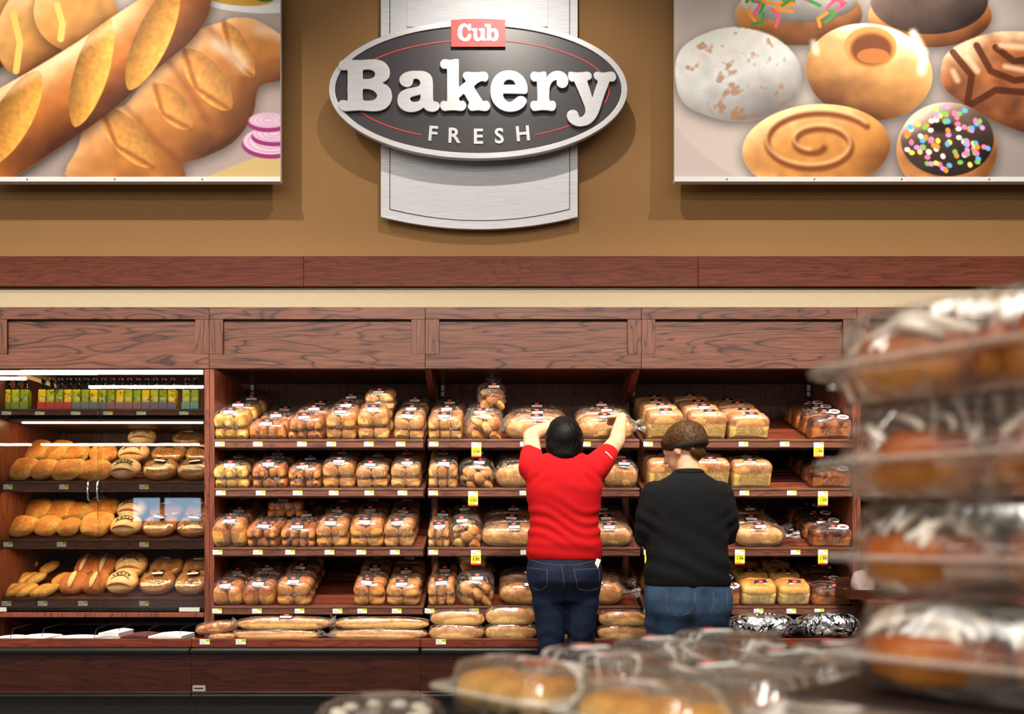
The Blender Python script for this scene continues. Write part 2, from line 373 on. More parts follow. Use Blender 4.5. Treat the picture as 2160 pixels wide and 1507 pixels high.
# second loaf
P2 = [(150, 380), (165, 310), (182, 255), (215, 232), (262, 222), (300, 176), (352, 120), (372, 92), (420, 62), (470, 46), (492, 38), (540, 42), (600, 78), (660, 110), (600, 166), (548, 184), (532, 246), (490, 302), (420, 336), (388, 346), (372, 385)]
p.solid(p.poly(P2), (224, 140, 64), (124, 60, 18), 52, mott=.05, shine=.10)
for (x0, y0, x1, y1, wd) in ((215, 228, 322, 352, 34), (326, 178, 402, 272, 30), (388, 104, 486, 232, 34), (472, 46, 534, 164, 22)):
    m, q = p.lens(x0, y0, x1, y1, wd); p.lay(m*p.poly(P2), np.clip(np.array([208, 142, 70])/255.*(1.0+.22*np.clip(q, -1, 1))[..., None]*(1+.035*p.n[0][..., None]), 0, 1))
    p.lay(box_blur(p.line([(x0, y0), ((x0+x1)/2-wd*.7, (y0+y1)/2+wd*.5), (x1, y1)], 4), 3), (120, 62, 20), .75)
for q in ([(262, 222), (300, 262), (330, 300), (388, 346)], [(350, 122), (400, 190), (440, 262)], [(440, 56), (500, 130), (520, 200)]): p.lay(box_blur(p.line(q, 5), 5), (120, 60, 20), .55)
p.lay(box_blur(p.line([(455, 92), (500, 120), (510, 140)], 14), 7)*p.poly(P2), (250, 226, 214), .6)
p.lay(box_blur(p.line([(545, 60), (592, 70)], 12), 7)*p.poly(P2), (250, 226, 214), .5)
# big front loaf
P1 = [(-120, 250), (0, 186), (80, 140), (170, 84), (240, 34), (300, -6), (360, -60), (440, -60), (446, 0), (436, 40), (400, 90), (330, 148), (262, 212), (200, 262), (120, 316), (40, 368), (-20, 400), (-120, 420)]
p.solid(p.poly(P1), (216, 126, 54), (112, 48, 14), 62, L=(-.3, -.85), mott=.05, shine=.08, drop=.85)
for (x0, y0, x1, y1, wd) in ((82, 150, -30, 352, 40), (228, 34, 158, 268, 36), (372, -30, 272, 190, 36)):
    m, q = p.lens(x0, y0, x1, y1, wd); p.lay(m*p.poly(P1), np.clip(np.array([198, 136, 58])/255.*(1.0-.34*np.clip(q+.1, -1, 1))[..., None]*(1+.04*p.n[0][..., None]), 0, 1))
p.lay(box_blur(p.line([(0, 200), (120, 128), (240, 52)], 9), 6)*p.poly(P1), (240, 200, 170), .55)
# onion rings
for (cx, cy, rx, ry) in ((572, 300, 62, 30), (578, 284, 48, 20), (566, 256, 44, 18)):
    p.lay(p.ell(cx, cy+5, rx, ry), (150, 40, 110)); p.lay(p.ell(cx, cy-2, rx-3, ry-2), (226, 196, 214))
    for k in (.8, .55, .3): p.lay(np.clip(p.ell(cx, cy-2, rx*k, ry*k)-p.ell(cx, cy-2, rx*k-2.5, ry*k-2), 0, 1), (190, 120, 170), .7)
def poster(prt, name, label, x0, x1, ytop):
    o = thing(name, label, 'poster', (0, 0, 0))
    D = PD; a, b = WX(x0, D), WX(x1, D); zb, z1, zt = WZ(385, D), WZ(375, D), WZ(ytop, D)
    obj('backing_board', MB().box((a, PD-D0+.002, z1), (b, PD-D0+.03, zt)), PWHITE, o)
    put('printed_picture', prt.mesh('printed_picture', PD, 1.0 if x0 < 0 else 1.12), o).data.materials.append(PRINT)
    obj('bottom_rail', MB().bbox((a-.002, PD-D0-.012, zb), (b+.002, PD-D0+.034, z1+.001), .002), PWHITE, o)
    for px in range(60, 2300, 184):
        if x0+8 < px+110*(x0 < 0)-1000*0 < x1-8: obj('screw', MB().rings([[Vector((WX(px, D)+.005*math.cos(t*.785), PD-D0-.012-h, zb+.016+.005*math.sin(t*.785))) for t in range(8)] for h in (0, .004)]), STEEL, o)
    for bx in (a+.25*(b-a), a+.75*(b-a)): obj('wall_bracket', MB().box((bx-.02, PD-D0+.03, zt-.12), (bx+.02, WY, zt-.08)), DARK, o)
poster(p, 'loaf_poster', 'large hanging poster of crusty scored loaves with red onion slices', -50, 592, -46)
p = Print(1423, 2222, -46, 376, 1.55, (178, 164, 160))                # sweet pastries
p.c *= (1.08-.25*np.clip((p.X-1450)/700, 0, 1)-.05*np.clip(p.Y/380, 0, 1))[..., None]
p.lay(p.poly([(1423, 150), (1423, 262), (1560, 376), (1700, 376), (1700, 0), (1520, -60)]), (196, 182, 176), .6)
p.solid(p.ell(1685, 30, 134, 66), (214, 140, 70), (130, 66, 26), 46); p.solid(p.ell(1686, 2, 122, 46), (226, 220, 216), (150, 140, 136), 30, drop=0)
rg = np.random.default_rng(11)
for k in range(22):
    x = 1575+rg.uniform(0, 220); y = rg.uniform(-40, 30); c = [(226, 84, 116), (240, 140, 40), (60, 140, 70)][k % 3]
    p.lay(p.line([(x, y), (x+rg.uniform(-30, 30), y+rg.uniform(4, 22)), (x+rg.uniform(-24, 24), y+rg.uniform(20, 44))], 3.4), c)
p.solid(p.ell(1962, 34, 130, 66), (206, 130, 62), (110, 56, 26), 44); p.solid(p.ell(1960, 2, 124, 70), (104, 82, 74), (44, 28, 26), 40, drop=0, shine=.35)
# dark cinnamon knot
KN = [(1985, 150), (2000, 110), (2060, 78), (2140, 66), (2230, 90), (2230, 280), (2130, 270), (2050, 230), (1995, 190)]
p.solid(p.poly(KN), (156, 92, 54), (70, 30, 14), 36, mott=.16, nz=1, shine=.15)
for q in ([(2010, 110), (2050, 160), (2040, 220)], [(2060, 96), (2090, 150), (2140, 170), (2230, 160)], [(2100, 100), (2140, 130), (2200, 120)], [(2050, 220), (2100, 190), (2230, 200)]): p.lay(p.line(q, 7), (58, 24, 10), .8)
for q in ([(2040, 120), (2062, 150)], [(2110, 96), (2160, 100)], [(2120, 140), (2170, 150)], [(2010, 150), (2020, 170)]): p.lay(box_blur(p.line(q, 6), 2), (236, 200, 170), .6)
# powdered round
t = p.solid(p.poly([(1424, 150), (1440, 100), (1500, 66), (1560, 58), (1630, 76), (1676, 116), (1690, 160), (1676, 210), (1630, 240), (1570, 256), (1500, 246), (1440, 214)]), (255, 255, 255), (190, 176, 174), 66, mott=.04)
pm = p.ell(1560, 160, 126, 92); p.lay(pm*np.clip(p.n[1]*.9+p.n[0]*.5-.8, 0, 1), (150, 96, 62), .6)
# glazed ring
p.solid(p.ell(1833, 152, 134, 102, 8), (232, 168, 100), (150, 84, 34), 60, L=(.3, -.85), shine=.3)
p.lay(p.ell(1836, 100, 56, 44), (206, 136, 72)); p.lay(box_blur(p.ell(1838, 104, 44, 34), 3), (104, 54, 24)); p.lay(p.ell(1842, 118, 34, 16), (190, 120, 62), .7)
p.lay(box_blur(p.line([(1926, 70), (1948, 110), (1944, 150)], 9), 3), (255, 246, 230), .8); p.lay(box_blur(p.line([(1716, 90), (1722, 110)], 7), 3), (255, 240, 220), .7)
# swirl
p.solid(p.ell(1722, 312, 156, 92, -4), (232, 156, 78), (146, 76, 28), 44, shine=.15)
sp = [(1722+(20+th*9.4)*math.cos(th+.6)*1.0, 306+(12+th*5.2)*math.sin(th+.6)) for th in np.linspace(0, 11.4, 90)]
p.lay(box_blur(p.line(sp, 6.5), 2), (112, 54, 20), .9); sp2 = [(x-3, y-9) for x, y in sp[10:]]; p.lay(box_blur(p.line(sp2, 3.5), 2), (250, 210, 160), .55)
# chocolate ring with sprinkles
p.solid(p.ell(1997, 316, 106, 96), (206, 132, 70), (110, 58, 30), 40); p.solid(p.ell(1998, 294, 98, 78), (84, 62, 54), (34, 20, 18), 44, drop=0, shine=.3)
p.lay(box_blur(p.ell(1985, 268, 30, 12), 3), (26, 14, 12), .9)
for k in range(92):
    a, r = rg.uniform(0, 6.28), math.sqrt(rg.uniform(0, 1)); x, y = 1998+90*r*math.cos(a), 294+70*r*math.sin(a)
    p.lay(p.ell(x, y, 6.4, 5.2, rg.uniform(0, 90)), [(240, 120, 160), (90, 170, 230), (120, 180, 90), (240, 220, 90), (240, 140, 60), (200, 140, 210), (230, 230, 220)][k % 7])
poster(p, 'pastry_poster', 'large hanging poster of glazed, powdered and sprinkled doughnuts', 1423, 2222, -46)
# ---------------------------------------------------------------- the sign
SD, BD = 5.28, 5.375                     # oval board, steel backing panel
sg = thing('bakery_sign', 'oval charcoal bakery sign with raised silver lettering on a steel panel', 'sign', (WX(1009, SD), SD-D0, WZ(192, SD)))
SX, SZ = WX(1009, SD), WZ(192, SD)
def sp_(px, py, D=SD): return (WX(px, D)-SX, WZ(py, D)-SZ)
g = N('brushed_steel'); b = g.bsdf(srgb(188, 188, 190), 0.6, .4, .5); v = g.coords(scale=(1, 1, 60), jitter=False); n = g.noise(v, 6, 3)
g.l(g.ramp(n, [(.3, srgb(186, 186, 192)), (.7, srgb(214, 214, 219))]), b.inputs['Base Color']); g.l(g.bump(n, .05, .002), b.inputs['Normal']); BRUSH = g.m
g = N('silver_letter_face'); b = g.bsdf(srgb(205, 205, 208), .4, .5, .5); v = g.coords(scale=(1, 60, 60), jitter=False); n = g.noise(v, 6, 3)
g.l(g.ramp(n, [(.3, srgb(192, 192, 198)), (.7, srgb(215, 215, 218))]), b.inputs['Base Color']); SILVER = g.m
CHAR = plain('charcoal_face', (50, 44, 50), .38, 0, .6, .08, .03, 120)
SRED = plain('sign_red', (226, 66, 66), .45)
by = BD-SD
def panel_loop(x0, x1, yb, sag, ytop=-60):
    lo = [sp_(x0, ytop, BD), sp_(x0, yb, BD)]+[sp_(x0+(x1-x0)*t, yb+sag*4*t*(1-t), BD) for t in np.linspace(0.05, .95, 19)]+[sp_(x1, yb, BD), sp_(x1, ytop, BD)]
    return lo
put('backing_panel', outline_mesh([panel_loop(804, 1218, 459, 26)], BRUSH, .012), sg, (0, by, 0))
inn = panel_loop(822, 1202, 444, 24); inn2 = panel_loop(823.6, 1200.4, 442.4, 24)
put('panel_groove', outline_mesh([inn, inn2], DARK, .0006), sg, (0, by-.0126, 0))
put('panel_face', outline_mesh([[q for q in panel_loop(859, 1155, 60, 0)]], BRUSH, .003), sg, (0, by-.0155, 0))
def ellipse(a, b, n=96): return [(a*math.cos(2*PI*k/n), b*math.sin(2*PI*k/n)) for k in range(n)]
k_ = SD/F
put('oval_rim', outline_mesh([ellipse(313*k_, 145*k_), ellipse(302*k_, 134.5*k_)], SILVER, .016, .002), sg, (0, -.002, 0))
put('oval_board', outline_mesh([ellipse(306*k_, 138*k_)], CHAR, .012), sg, (0, 0, 0))
for q in (-.35, .35): obj('standoff', MB().tube([(q, .012, -.05), (q, by-.011, -.05)], .02, 10), DARK, sg)
FR = -.0135                              # front of the oval board
def arc(t0, t1, wd=1.1):
    ts = np.radians(np.linspace(t0, t1, 40)); return [((275+wd)*k_*math.cos(t), (105+wd)*k_*math.sin(t)) for t in ts]+[((275-wd)*k_*math.cos(t), (105-wd)*k_*math.sin(t)) for t in ts[::-1]]
for t0, t1 in ((-64, 78), (102, 244)): put('red_line', outline_mesh([arc(t0, t1)], SRED, .0008), sg, (0, FR, 0))
S4 = lambda L: [[sp_(940+x/15.43, 40+y/15.43) for x, y in smooth_poly(l, 3)] for l in L]
put('red_tile', outline_mesh([[sp_(952, 48), sp_(980, 46), sp_(1009, 45.5), sp_(1038, 46), sp_(1066, 48), sp_(1066, 104), sp_(952, 104)]], SRED, .004), sg, (0, FR-.011, 0))
CUB = {'C': [[(395, 540), (410, 420), (460, 320), (540, 255), (630, 238), (710, 270), (745, 292), (770, 252), (830, 255), (840, 340), (840, 440), (800, 480), (750, 480), (725, 430), (700, 380), (640, 355), (580, 380), (550, 460), (545, 560), (560, 640), (610, 705), (680, 700), (715, 650), (740, 590), (790, 570), (840, 600), (845, 670), (810, 750), (740, 810), (640, 825), (540, 800), (450, 730), (405, 640)]],
 'u': [[(855, 430), (880, 395), (950, 395), (1025, 395), (1030, 500), (1030, 640), (1060, 700), (1110, 700), (1145, 640), (1150, 560), (1145, 490), (1090, 480), (1085, 420), (1120, 395), (1200, 398), (1270, 395), (1280, 500), (1280, 650), (1290, 730), (1328, 740), (1328, 800), (1250, 810), (1180, 800), (1150, 780), (1100, 815), (1030, 825), (960, 790), (920, 720), (912, 600), (910, 500), (870, 485)]],
 'b': [[(1270, 310), (1290, 260), (1380, 258), (1465, 260), (1475, 340), (1480, 430), (1530, 395), (1610, 395), (1680, 450), (1725, 560), (1720, 680), (1680, 780), (1600, 825), (1520, 815), (1460, 780), (1420, 800), (1350, 800), (1345, 700), (1345, 500), (1340, 380), (1290, 350)], [(1480, 620), (1500, 540), (1540, 505), (1580, 540), (1600, 620), (1580, 690), (1535, 710), (1495, 680)]]}
for ch, L in CUB.items(): put('small_letter', outline_mesh(S4(L), PWHITE, .001), sg, (0, FR-.016, 0))
BK = {(700, 120): {
 'B': [[(170, 240), (190, 170), (260, 130), (350, 122), (480, 128), (600, 130), (750, 122), (900, 118), (1030, 140), (1130, 200), (1195, 300), (1212, 400), (1190, 490), (1120, 560), (1050, 595), (1140, 640), (1215, 720), (1252, 830), (1250, 940), (1200, 1050), (1110, 1130), (980, 1172), (850, 1178), (700, 1165), (550, 1160), (400, 1170), (280, 1170), (200, 1120), (168, 1050), (180, 985), (230, 955), (300, 962), (335, 965), (352, 935), (352, 700), (352, 360), (340, 328), (280, 332), (220, 325), (185, 295)],
  [(655, 340), (690, 322), (780, 318), (870, 340), (915, 395), (905, 460), (850, 505), (760, 522), (680, 520), (650, 505), (650, 420)], [(655, 735), (690, 718), (780, 722), (880, 755), (945, 815), (955, 880), (900, 945), (800, 968), (700, 965), (655, 940), (650, 840)]],
 'a': [[(1415, 530), (1440, 460), (1520, 395), (1640, 358), (1780, 352), (1920, 362), (2020, 410), (2080, 490), (2098, 600), (2100, 800), (2103, 940), (2125, 982), (2184, 990), (2229, 1030), (2239, 1090), (2204, 1150), (2134, 1185), (2064, 1190), (1980, 1165), (1930, 1120), (1905, 1105), (1850, 1145), (1750, 1185), (1620, 1195), (1500, 1160), (1410, 1080), (1375, 980), (1390, 860), (1450, 780), (1560, 725), (1680, 700), (1780, 680), (1835, 640), (1845, 580), (1810, 525), (1750, 508), (1700, 520), (1690, 560), (1675, 620), (1630, 665), (1560, 680), (1480, 650), (1430, 590)],
  [(1625, 930), (1650, 890), (1720, 865), (1800, 845), (1845, 835), (1850, 880), (1840, 940), (1800, 980), (1720, 995), (1650, 975)]]},
 (900, 120): {
 'k': [[(290, 210), (310, 150), (360, 115), (430, 118), (500, 128), (570, 115), (640, 108), (668, 140), (670, 300), (670, 500), (675, 680), (720, 650), (815, 570), (800, 530), (765, 480), (758, 430), (790, 385), (850, 372), (950, 382), (1080, 380), (1180, 370), (1250, 395), (1278, 460), (1265, 530), (1220, 572), (1150, 555), (1090, 580), (1020, 630), (985, 680), (1040, 780), (1120, 900), (1170, 975), (1240, 970), (1290, 1000), (1315, 1060), (1300, 1130), (1250, 1170), (1180, 1172), (1080, 1160), (1000, 1165), (930, 1170), (880, 1130), (862, 1070), (885, 1000), (870, 970), (780, 825), (730, 860), (675, 905), (680, 950), (700, 975), (760, 972), (810, 1010), (822, 1070), (790, 1140), (730, 1172), (600, 1160), (480, 1160), (380, 1172), (320, 1140), (290, 1070), (305, 1000), (350, 970), (410, 980), (432, 960), (432, 700), (432, 330), (415, 300), (360, 305), (310, 270)]],
 'e': [[(1325, 740), (1340, 620), (1400, 490), (1490, 400), (1600, 355), (1720, 345), (1850, 370), (1960, 440), (2040, 540), (2080, 660), (2085, 770), (2060, 815), (2000, 820), (1800, 815), (1600, 815), (1580, 840), (1590, 890), (1630, 950), (1690, 990), (1760, 985), (1830, 930), (1900, 880), (1980, 875), (2040, 910), (2065, 970), (2040, 1040), (1980, 1110), (1880, 1165), (1750, 1190), (1620, 1175), (1500, 1120), (1400, 1020), (1340, 890)], [(1590, 620), (1610, 575), (1660, 535), (1720, 525), (1780, 540), (1820, 580), (1838, 630), (1800, 640), (1700, 638), (1620, 640)]]},
 (1090, 130): {
 'r': [[(280, 370), (295, 310), (340, 272), (400, 278), (460, 288), (520, 272), (580, 270), (605, 300), (610, 400), (650, 340), (720, 285), (800, 258), (880, 258), (960, 285), (1020, 340), (1055, 420), (1055, 500), (1020, 570), (960, 600), (900, 595), (840, 550), (820, 490), (830, 445), (780, 445), (720, 490), (680, 570), (668, 700), (668, 840), (690, 875), (750, 870), (795, 905), (805, 970), (785, 1040), (730, 1075), (620, 1060), (500, 1058), (360, 1075), (310, 1040), (280, 975), (295, 900), (350, 870), (400, 880), (425, 850), (425, 650), (415, 480), (400, 462), (350, 470), (300, 430)]],
 'y': [[(1058, 350), (1070, 290), (1110, 272), (1200, 285), (1320, 285), (1430, 272), (1500, 285), (1540, 350), (1520, 420), (1450, 450), (1470, 540), (1520, 690), (1558, 810), (1600, 680), (1650, 540), (1670, 460), (1620, 420), (1588, 360), (1600, 300), (1650, 272), (1750, 290), (1850, 282), (1950, 270), (2010, 300), (2040, 370), (2020, 440), (1970, 470), (1910, 465), (1880, 540), (1800, 750), (1730, 960), (1670, 1130), (1580, 1270), (1460, 1360), (1300, 1392), (1180, 1365), (1085, 1295), (1035, 1200), (1045, 1120), (1100, 1070), (1180, 1060), (1240, 1095), (1270, 1160), (1285, 1200), (1330, 1205), (1390, 1160), (1415, 1080), (1400, 980), (1320, 780), (1230, 570), (1180, 470), (1120, 470), (1070, 420)]]}}
for (ox, oy), dd in BK.items():
    for ch, L in dd.items():
        put('raised_letter', outline_mesh([[sp_(ox+x/9.818, oy+y/9.818) for x, y in smooth_poly(l, 3)] for l in L], SILVER, .006, .0018), sg, (0, FR-.0125, 0))
for ch, px, py, rz in (('F', 913, 286, -5), ('R', 957.5, 290, -2), ('E', 1008.5, 292, 0), ('S', 1053, 291, 2), ('H', 1103, 286, 5)):
    me = text_mesh(ch, .132, SILVER, .002, bold=.0028); me.transform(Matrix.Rotation(math.radians(rz), 4, 'Z')); me.transform(Matrix.Rotation(PI/2, 4, 'X'))
    x, z = sp_(px, py); put('small_letter', me, sg, (x, FR-.002, z))
# ---------------------------------------------------------------- display cases
SEAM = [-15, 441, 897, 1353, 1808, 2264]
TILT = math.radians(20.5)
BACKY = .66; BASEY = -.26
H_B, H_T = WZ(778), WZ(648)               # header bottom / top
LIPS = [(WZ(927), WZ(945), -.0), (WZ(1030), WZ(1048), -.0), (WZ(1155), WZ(1173), -.02), (WZ(1278), WZ(1296), -.03)]   # open shelves: lip top, bottom, y
LIPS0 = [(WZ(863, 4.75), WZ(876, 4.75), .05), (WZ(1016, 4.75), WZ(1037, 4.75), .05), (WZ(1138, 4.75), WZ(1158, 4.75), .05), (WZ(1262, 4.75), WZ(1283, 4.75), .05)]
DECK_Z, DECK_B = WZ(1348, D0+BASEY), WZ(1366, D0+BASEY)
def price_mesh():
    mb = MB(); mb.box((-.0265, -.0012, 0), (.0265, 0, .027), 0)
    mb.box((.002, -.0016, .012), (.0262, -.0012, .0268), 1); mb.box((-.024, -.0015, .006), (.004, -.0012, .0085), 2)
    mb.box((-.024, -.0015, .019), (-.004, -.0012, .0205), 3); mb.box((-.024, -.0015, .0145), (-.008, -.0012, .016), 3)
    for k in range(3): mb.box((.0095+k*.005, -.0018, .0165), (.0125+k*.005, -.0016, .0225), 4)
    return mb.mesh('price_tag', [WHITE, LIME, GREYINK, GREYINK, plain('olive_print', (120, 128, 20), .6)])
PRICE = price_mesh()
def shelf_part(case, x0, x1, zt, zb, yl, tilt, depth, mat=W_LIP, slats=9, guard=.075, tags=(), Dl=D0):
    """tilted slatted shelf: front lip, side rails, slats, clear guard, price tags (coordinates relative to the case)"""
    mb = MB(); mb.bbox((x0, yl, zb), (x1, yl+.02, zt), .0025)
    mb.bbox((x0, yl-.004, zt-.014), (x1, yl, zt-.0005), .0015)
    c, s = math.cos(tilt), math.sin(tilt); M = Matrix.Translation((0, yl+.02, zt-.02)) @ Matrix.Rotation(tilt, 4, 'X')
    for xa, xb in ((x0, x0+.02), (x1-.02, x1)): mb.box((xa, 0, -.03), (xb, depth, .0), 0, M)
    mb.box((x0, .02, -.045), (x1, depth, -.032), 0, M)
    sh = obj('shelf', mb, mat, case)
    if slats:
        pitch = depth/slats; sm = MB().bbox((x0+.022, .006, -.016), (x1-.022, pitch-.008, .002), .002).mesh('slat', W_SLAT)
        for k in range(slats): put('slat', sm, sh, M @ Vector((0, k*pitch, 0)), (tilt, 0, 0))
    if guard: obj('shelf_guard', MB().box((x0+.004, .0015, .0), (x1-.004, .0035, guard), 0, M), CLEAR, sh)
    for px in tags: put('price_tag', PRICE, sh, (WX(px, D0+yl)-case.location.x, yl-.0005, (zt+zb)/2-.0135-.003))
    return sh
CANOPY = emit('canopy_glow', (255, 232, 205), 16)
CASES = []
case_labels = ['glass-door bread case with oil bottles on its top shelf', 'open wooden bread case between the glass doors and the woman in red',
               'open wooden bread case behind the woman in red', 'open wooden bread case behind the person in the black sweater', 'wooden bread case behind the stack of pastry boxes']
TAGS = {1: [[464, 544, 637, 699, 778, 845], [466, 550, 628, 704, 779, 849], [459, 544, 612, 695, 762, 833], [458, 542, 632, 712, 764, 837]],
        2: [[915, 1107, 1236], [914, 1106, 1236], [914, 1108, 1240], [906, 1000, 1108, 1250]],
        3: [[1367, 1482, 1568, 1655], [1366, 1470, 1570, 1670], [1368, 1460, 1678], [1368, 1600, 1669, 1728]], 4: [[], [], [], []]}
for i in range(5):
    x0, x1 = WX(SEAM[i]), WX(SEAM[i+1]); xc = (x0+x1)/2; hw = (x1-x0)/2-.0008
    cs = thing('bread_display_case', case_labels[i], 'display case', (xc, 0, 0), group='wooden bread cases along the wall'); CASES.append(cs)
    zr0, zr1, st = WZ(748), WZ(674), (470-441)/F*D0
    obj('top_rail', MB().bbox((-hw, 0, zr1), (hw, .03, H_T), .002), W_HEAD, cs)
    obj('bottom_rail', MB().bbox((-hw, 0, H_B), (hw, .03, zr0), .002), W_HEAD, cs)
    for a, b in ((-hw, -hw+st), (hw-st, hw)): obj('stile', MB().bbox((a, .0005, zr0+.0008), (b, .03, zr1-.0008), .0015), W_HEADV, cs)
    obj('header_panel', MB().box((-hw+st, .016, zr0), (hw-st, .03, zr1)), W_HEAD, cs)
    obj('header_top', MB().box((-hw, .0305, H_T-.02), (hw, BACKY, H_T-.001)), W_BASE, cs)
    obj('header_underside', MB().box((-hw, .2, H_B+.03), (hw, BACKY, H_B+.05)), W_BASE, cs)
    obj('back_panel', MB().box((-hw, BACKY, .2), (hw, BACKY+.02, H_T)), W_BACK, cs)
    obj('back_rail', MB().box((-hw, BACKY-.012, WZ(808, D0+BACKY)), (hw, BACKY, WZ(794, D0+BACKY))), W_BASE, cs)
    side = lambda a, b: obj('side_panel', MB().bbox((a, .005, DECK_B), (b, BACKY, H_B), .002), W_SIDE, cs)
    if i: obj('canopy_strip', MB().box((-hw+.04, .06, H_B+.02), (hw-.04, .075, H_B+.024)), CANOPY, cs); obj('canopy_channel', MB().box((-hw+.03, .05, H_B+.0245), (hw-.03, .09, H_B+.034)), DARK, cs)
    if i == 0: side(-hw, -hw+.02); side(hw-.028, hw)
    if i == 1: side(-hw, -hw+.028)
    if i == 3: side(hw-.022, hw)
    if i == 4: side(-hw, -hw+.022); side(hw-.022, hw)
    if i in (1, 2, 3):                    # uprights at the seam: slotted standard, wood post, gusset
        for sx in (-1, 1):
            if (i == 1 and sx < 0) or (i == 3 and sx > 0): continue
            obj('wood_post', MB().box((sx*hw-.02*(sx > 0), BACKY-.05, DECK_Z), (sx*hw+.02*(sx < 0), BACKY, H_B+.03)), W_SIDE, cs)
            mb = MB(); v = [(sx*hw, .19, H_B+.01), (sx*hw, .19, H_B+.05), (sx*hw, .55, H_B+.05), (sx*hw, .55, H_B-.1), (sx*hw, .5, H_B-.1)]
            v2 = [(p[0]-sx*.018, p[1], p[2]) for p in v]
            mb.add(v+v2, [(0, 1, 2, 3, 4), (9, 8, 7, 6, 5)]+[(k, (k+1) % 5, (k+1) % 5+5, k+5) for k in range(5)]); obj('corner_gusset', mb, W_SIDE, cs)
        xs_ = [-hw+.05] if i < 3 else [-hw+.05, hw-.04]
        for q in xs_:
            sd = obj('slotted_standard', MB().box((q-.012, BACKY-.018, DECK_Z), (q+.012, BACKY-.001, H_B+.03)), DARK, cs)
            for (ya, yb) in ((786, 802), (814, 826), (828, 838)):
                obj('clip', MB().bbox((q-.011, BACKY-.026, WZ(yb, D0+BACKY)), (q+.011, BACKY-.0185, WZ(ya, D0+BACKY)), .002), PWHITE, sd)
    bw = hw if i != 0 else hw
    if i:
        for k, (zt, zb, yl) in enumerate(LIPS):
            a, b = -hw+.012, hw-.010
            if i == 1: a = -hw+.03
            if i >= 3: b = hw-.024
            shelf_part(cs, a, b, zt, zb, yl, TILT, .62, tags=TAGS[i][k])
    # base
    e = (D0+BASEY)/D0
    obj('deck_lip', MB().bbox((-hw, BASEY, DECK_B), (hw, BASEY+.025, DECK_Z), .003), W_SLAT, cs)
    obj('deck_board', MB().box((-hw, BASEY+.0255, DECK_B), (hw, BACKY, DECK_B+.02)), W_BASE, cs)
    obj('bumper', MB().bbox((-hw, BASEY-.03, DECK_B-.034), (hw, BASEY+.02, DECK_B-.001), .012), BLACK, cs)
    zk = WZ(1464, D0+BASEY)
    obj('base_panel', MB().box((-hw, BASEY, zk), (hw, BASEY+.02, DECK_B-.036)), W_BASE, cs)
    obj('base_bead', MB().bbox((-hw, BASEY-.012, zk), (hw, BASEY, zk+.014), .003), W_BASE, cs)
    obj('lower_bumper', MB().bbox((-hw, BASEY-.016, zk-.022), (hw, BASEY+.02, zk-.001), .006), BLACK, cs)
    obj('toe_kick', MB().box((-hw, BASEY+.06, 0), (hw, BASEY+.08, zk)), DARK, cs)
# price tags on the deck lip
for i, px in ((1, 432), (1, 508), (2, 930)):
    put('price_tag', PRICE, CASES[i], (WX(px, D0+BASEY)-CASES[i].location.x, BASEY-.0005, DECK_Z-.03))
mb = MB(); mb.box((-.034, -.001, 0), (.034, 0, .032), 0); mb.box((-.026, -.0014, .012), (.022, -.001, .019), 1)
obj('maker_plate', mb, [plain('plate_grey', (150, 150, 140), .5), INK], CASES[1], (WX(420, D0+BASEY)-CASES[1].location.x, BASEY-.0005, WZ(1459, D0+BASEY)))
# glass-door case fittings
c0 = CASES[0]; x0, x1 = WX(SEAM[0])+.022, WX(SEAM[1])-.03; ox = c0.location.x; hw0 = (x1-x0)/2
TAG0 = [[14, 84, 160, 228, 298, 388], [17, 135, 304], [17, 130, 304], [14, 90, 175, 304]]
LED = emit('led_glow', (255, 222, 160), 72)
for k, (zt, zb, yl) in enumerate(LIPS0):
    tl = 0 if k == 0 else TILT
    sh = shelf_part(c0, x0-ox, x1-ox, zt, zb, yl, tl, .56 if k else .5, W_SIDE if 0 else W_LIP, 0 if k == 0 else 8, 0 if k == 0 else .045, TAG0[k])
    if k == 0: obj('shelf_board', MB().box((x0-ox+.002, yl+.021, zt-.02), (x1-ox-.002, BACKY-.01, zt-.002)), W_SLAT, sh)
    if k < 3:
        dy, dz = (.09, -.034) if k == 0 else (.024, .006)
        obj('led_strip', MB().box((x0-ox+.06, yl+dy, zb+dz), (x1-ox-.06, yl+dy+.014, zb+dz+.004)), LED, sh)
        obj('led_channel', MB().box((x0-ox+.05, yl+dy-.002, zb+dz+.0045), (x1-ox-.05, yl+dy+.03, zb+dz+.010)), DARK, sh)
obj('led_strip', MB().box((x0-ox+.06, .13, H_B+.012), (x1-ox-.06, .142, H_B+.016)), LED, c0)
obj('led_channel', MB().box((x0-ox+.05, .12, H_B+.0165), (x1-ox-.05, .16, H_B+.026)), DARK, c0)
zg0 = WZ(1290)
obj('lower_rail', MB().bbox((x0-ox, .0, WZ(1303)), (x1-ox, .03, WZ(1293)), .003), W_SIDE, c0)
for a, b in ((378, 421), (-12, 14)): obj('label_holder', MB().bbox((WX(a)-ox, -.002, WZ(1291)), (WX(b)-ox, .001, WZ(1282)), .001), plain('pale_label', (176, 174, 160), .5), c0)
xm = WX(209)
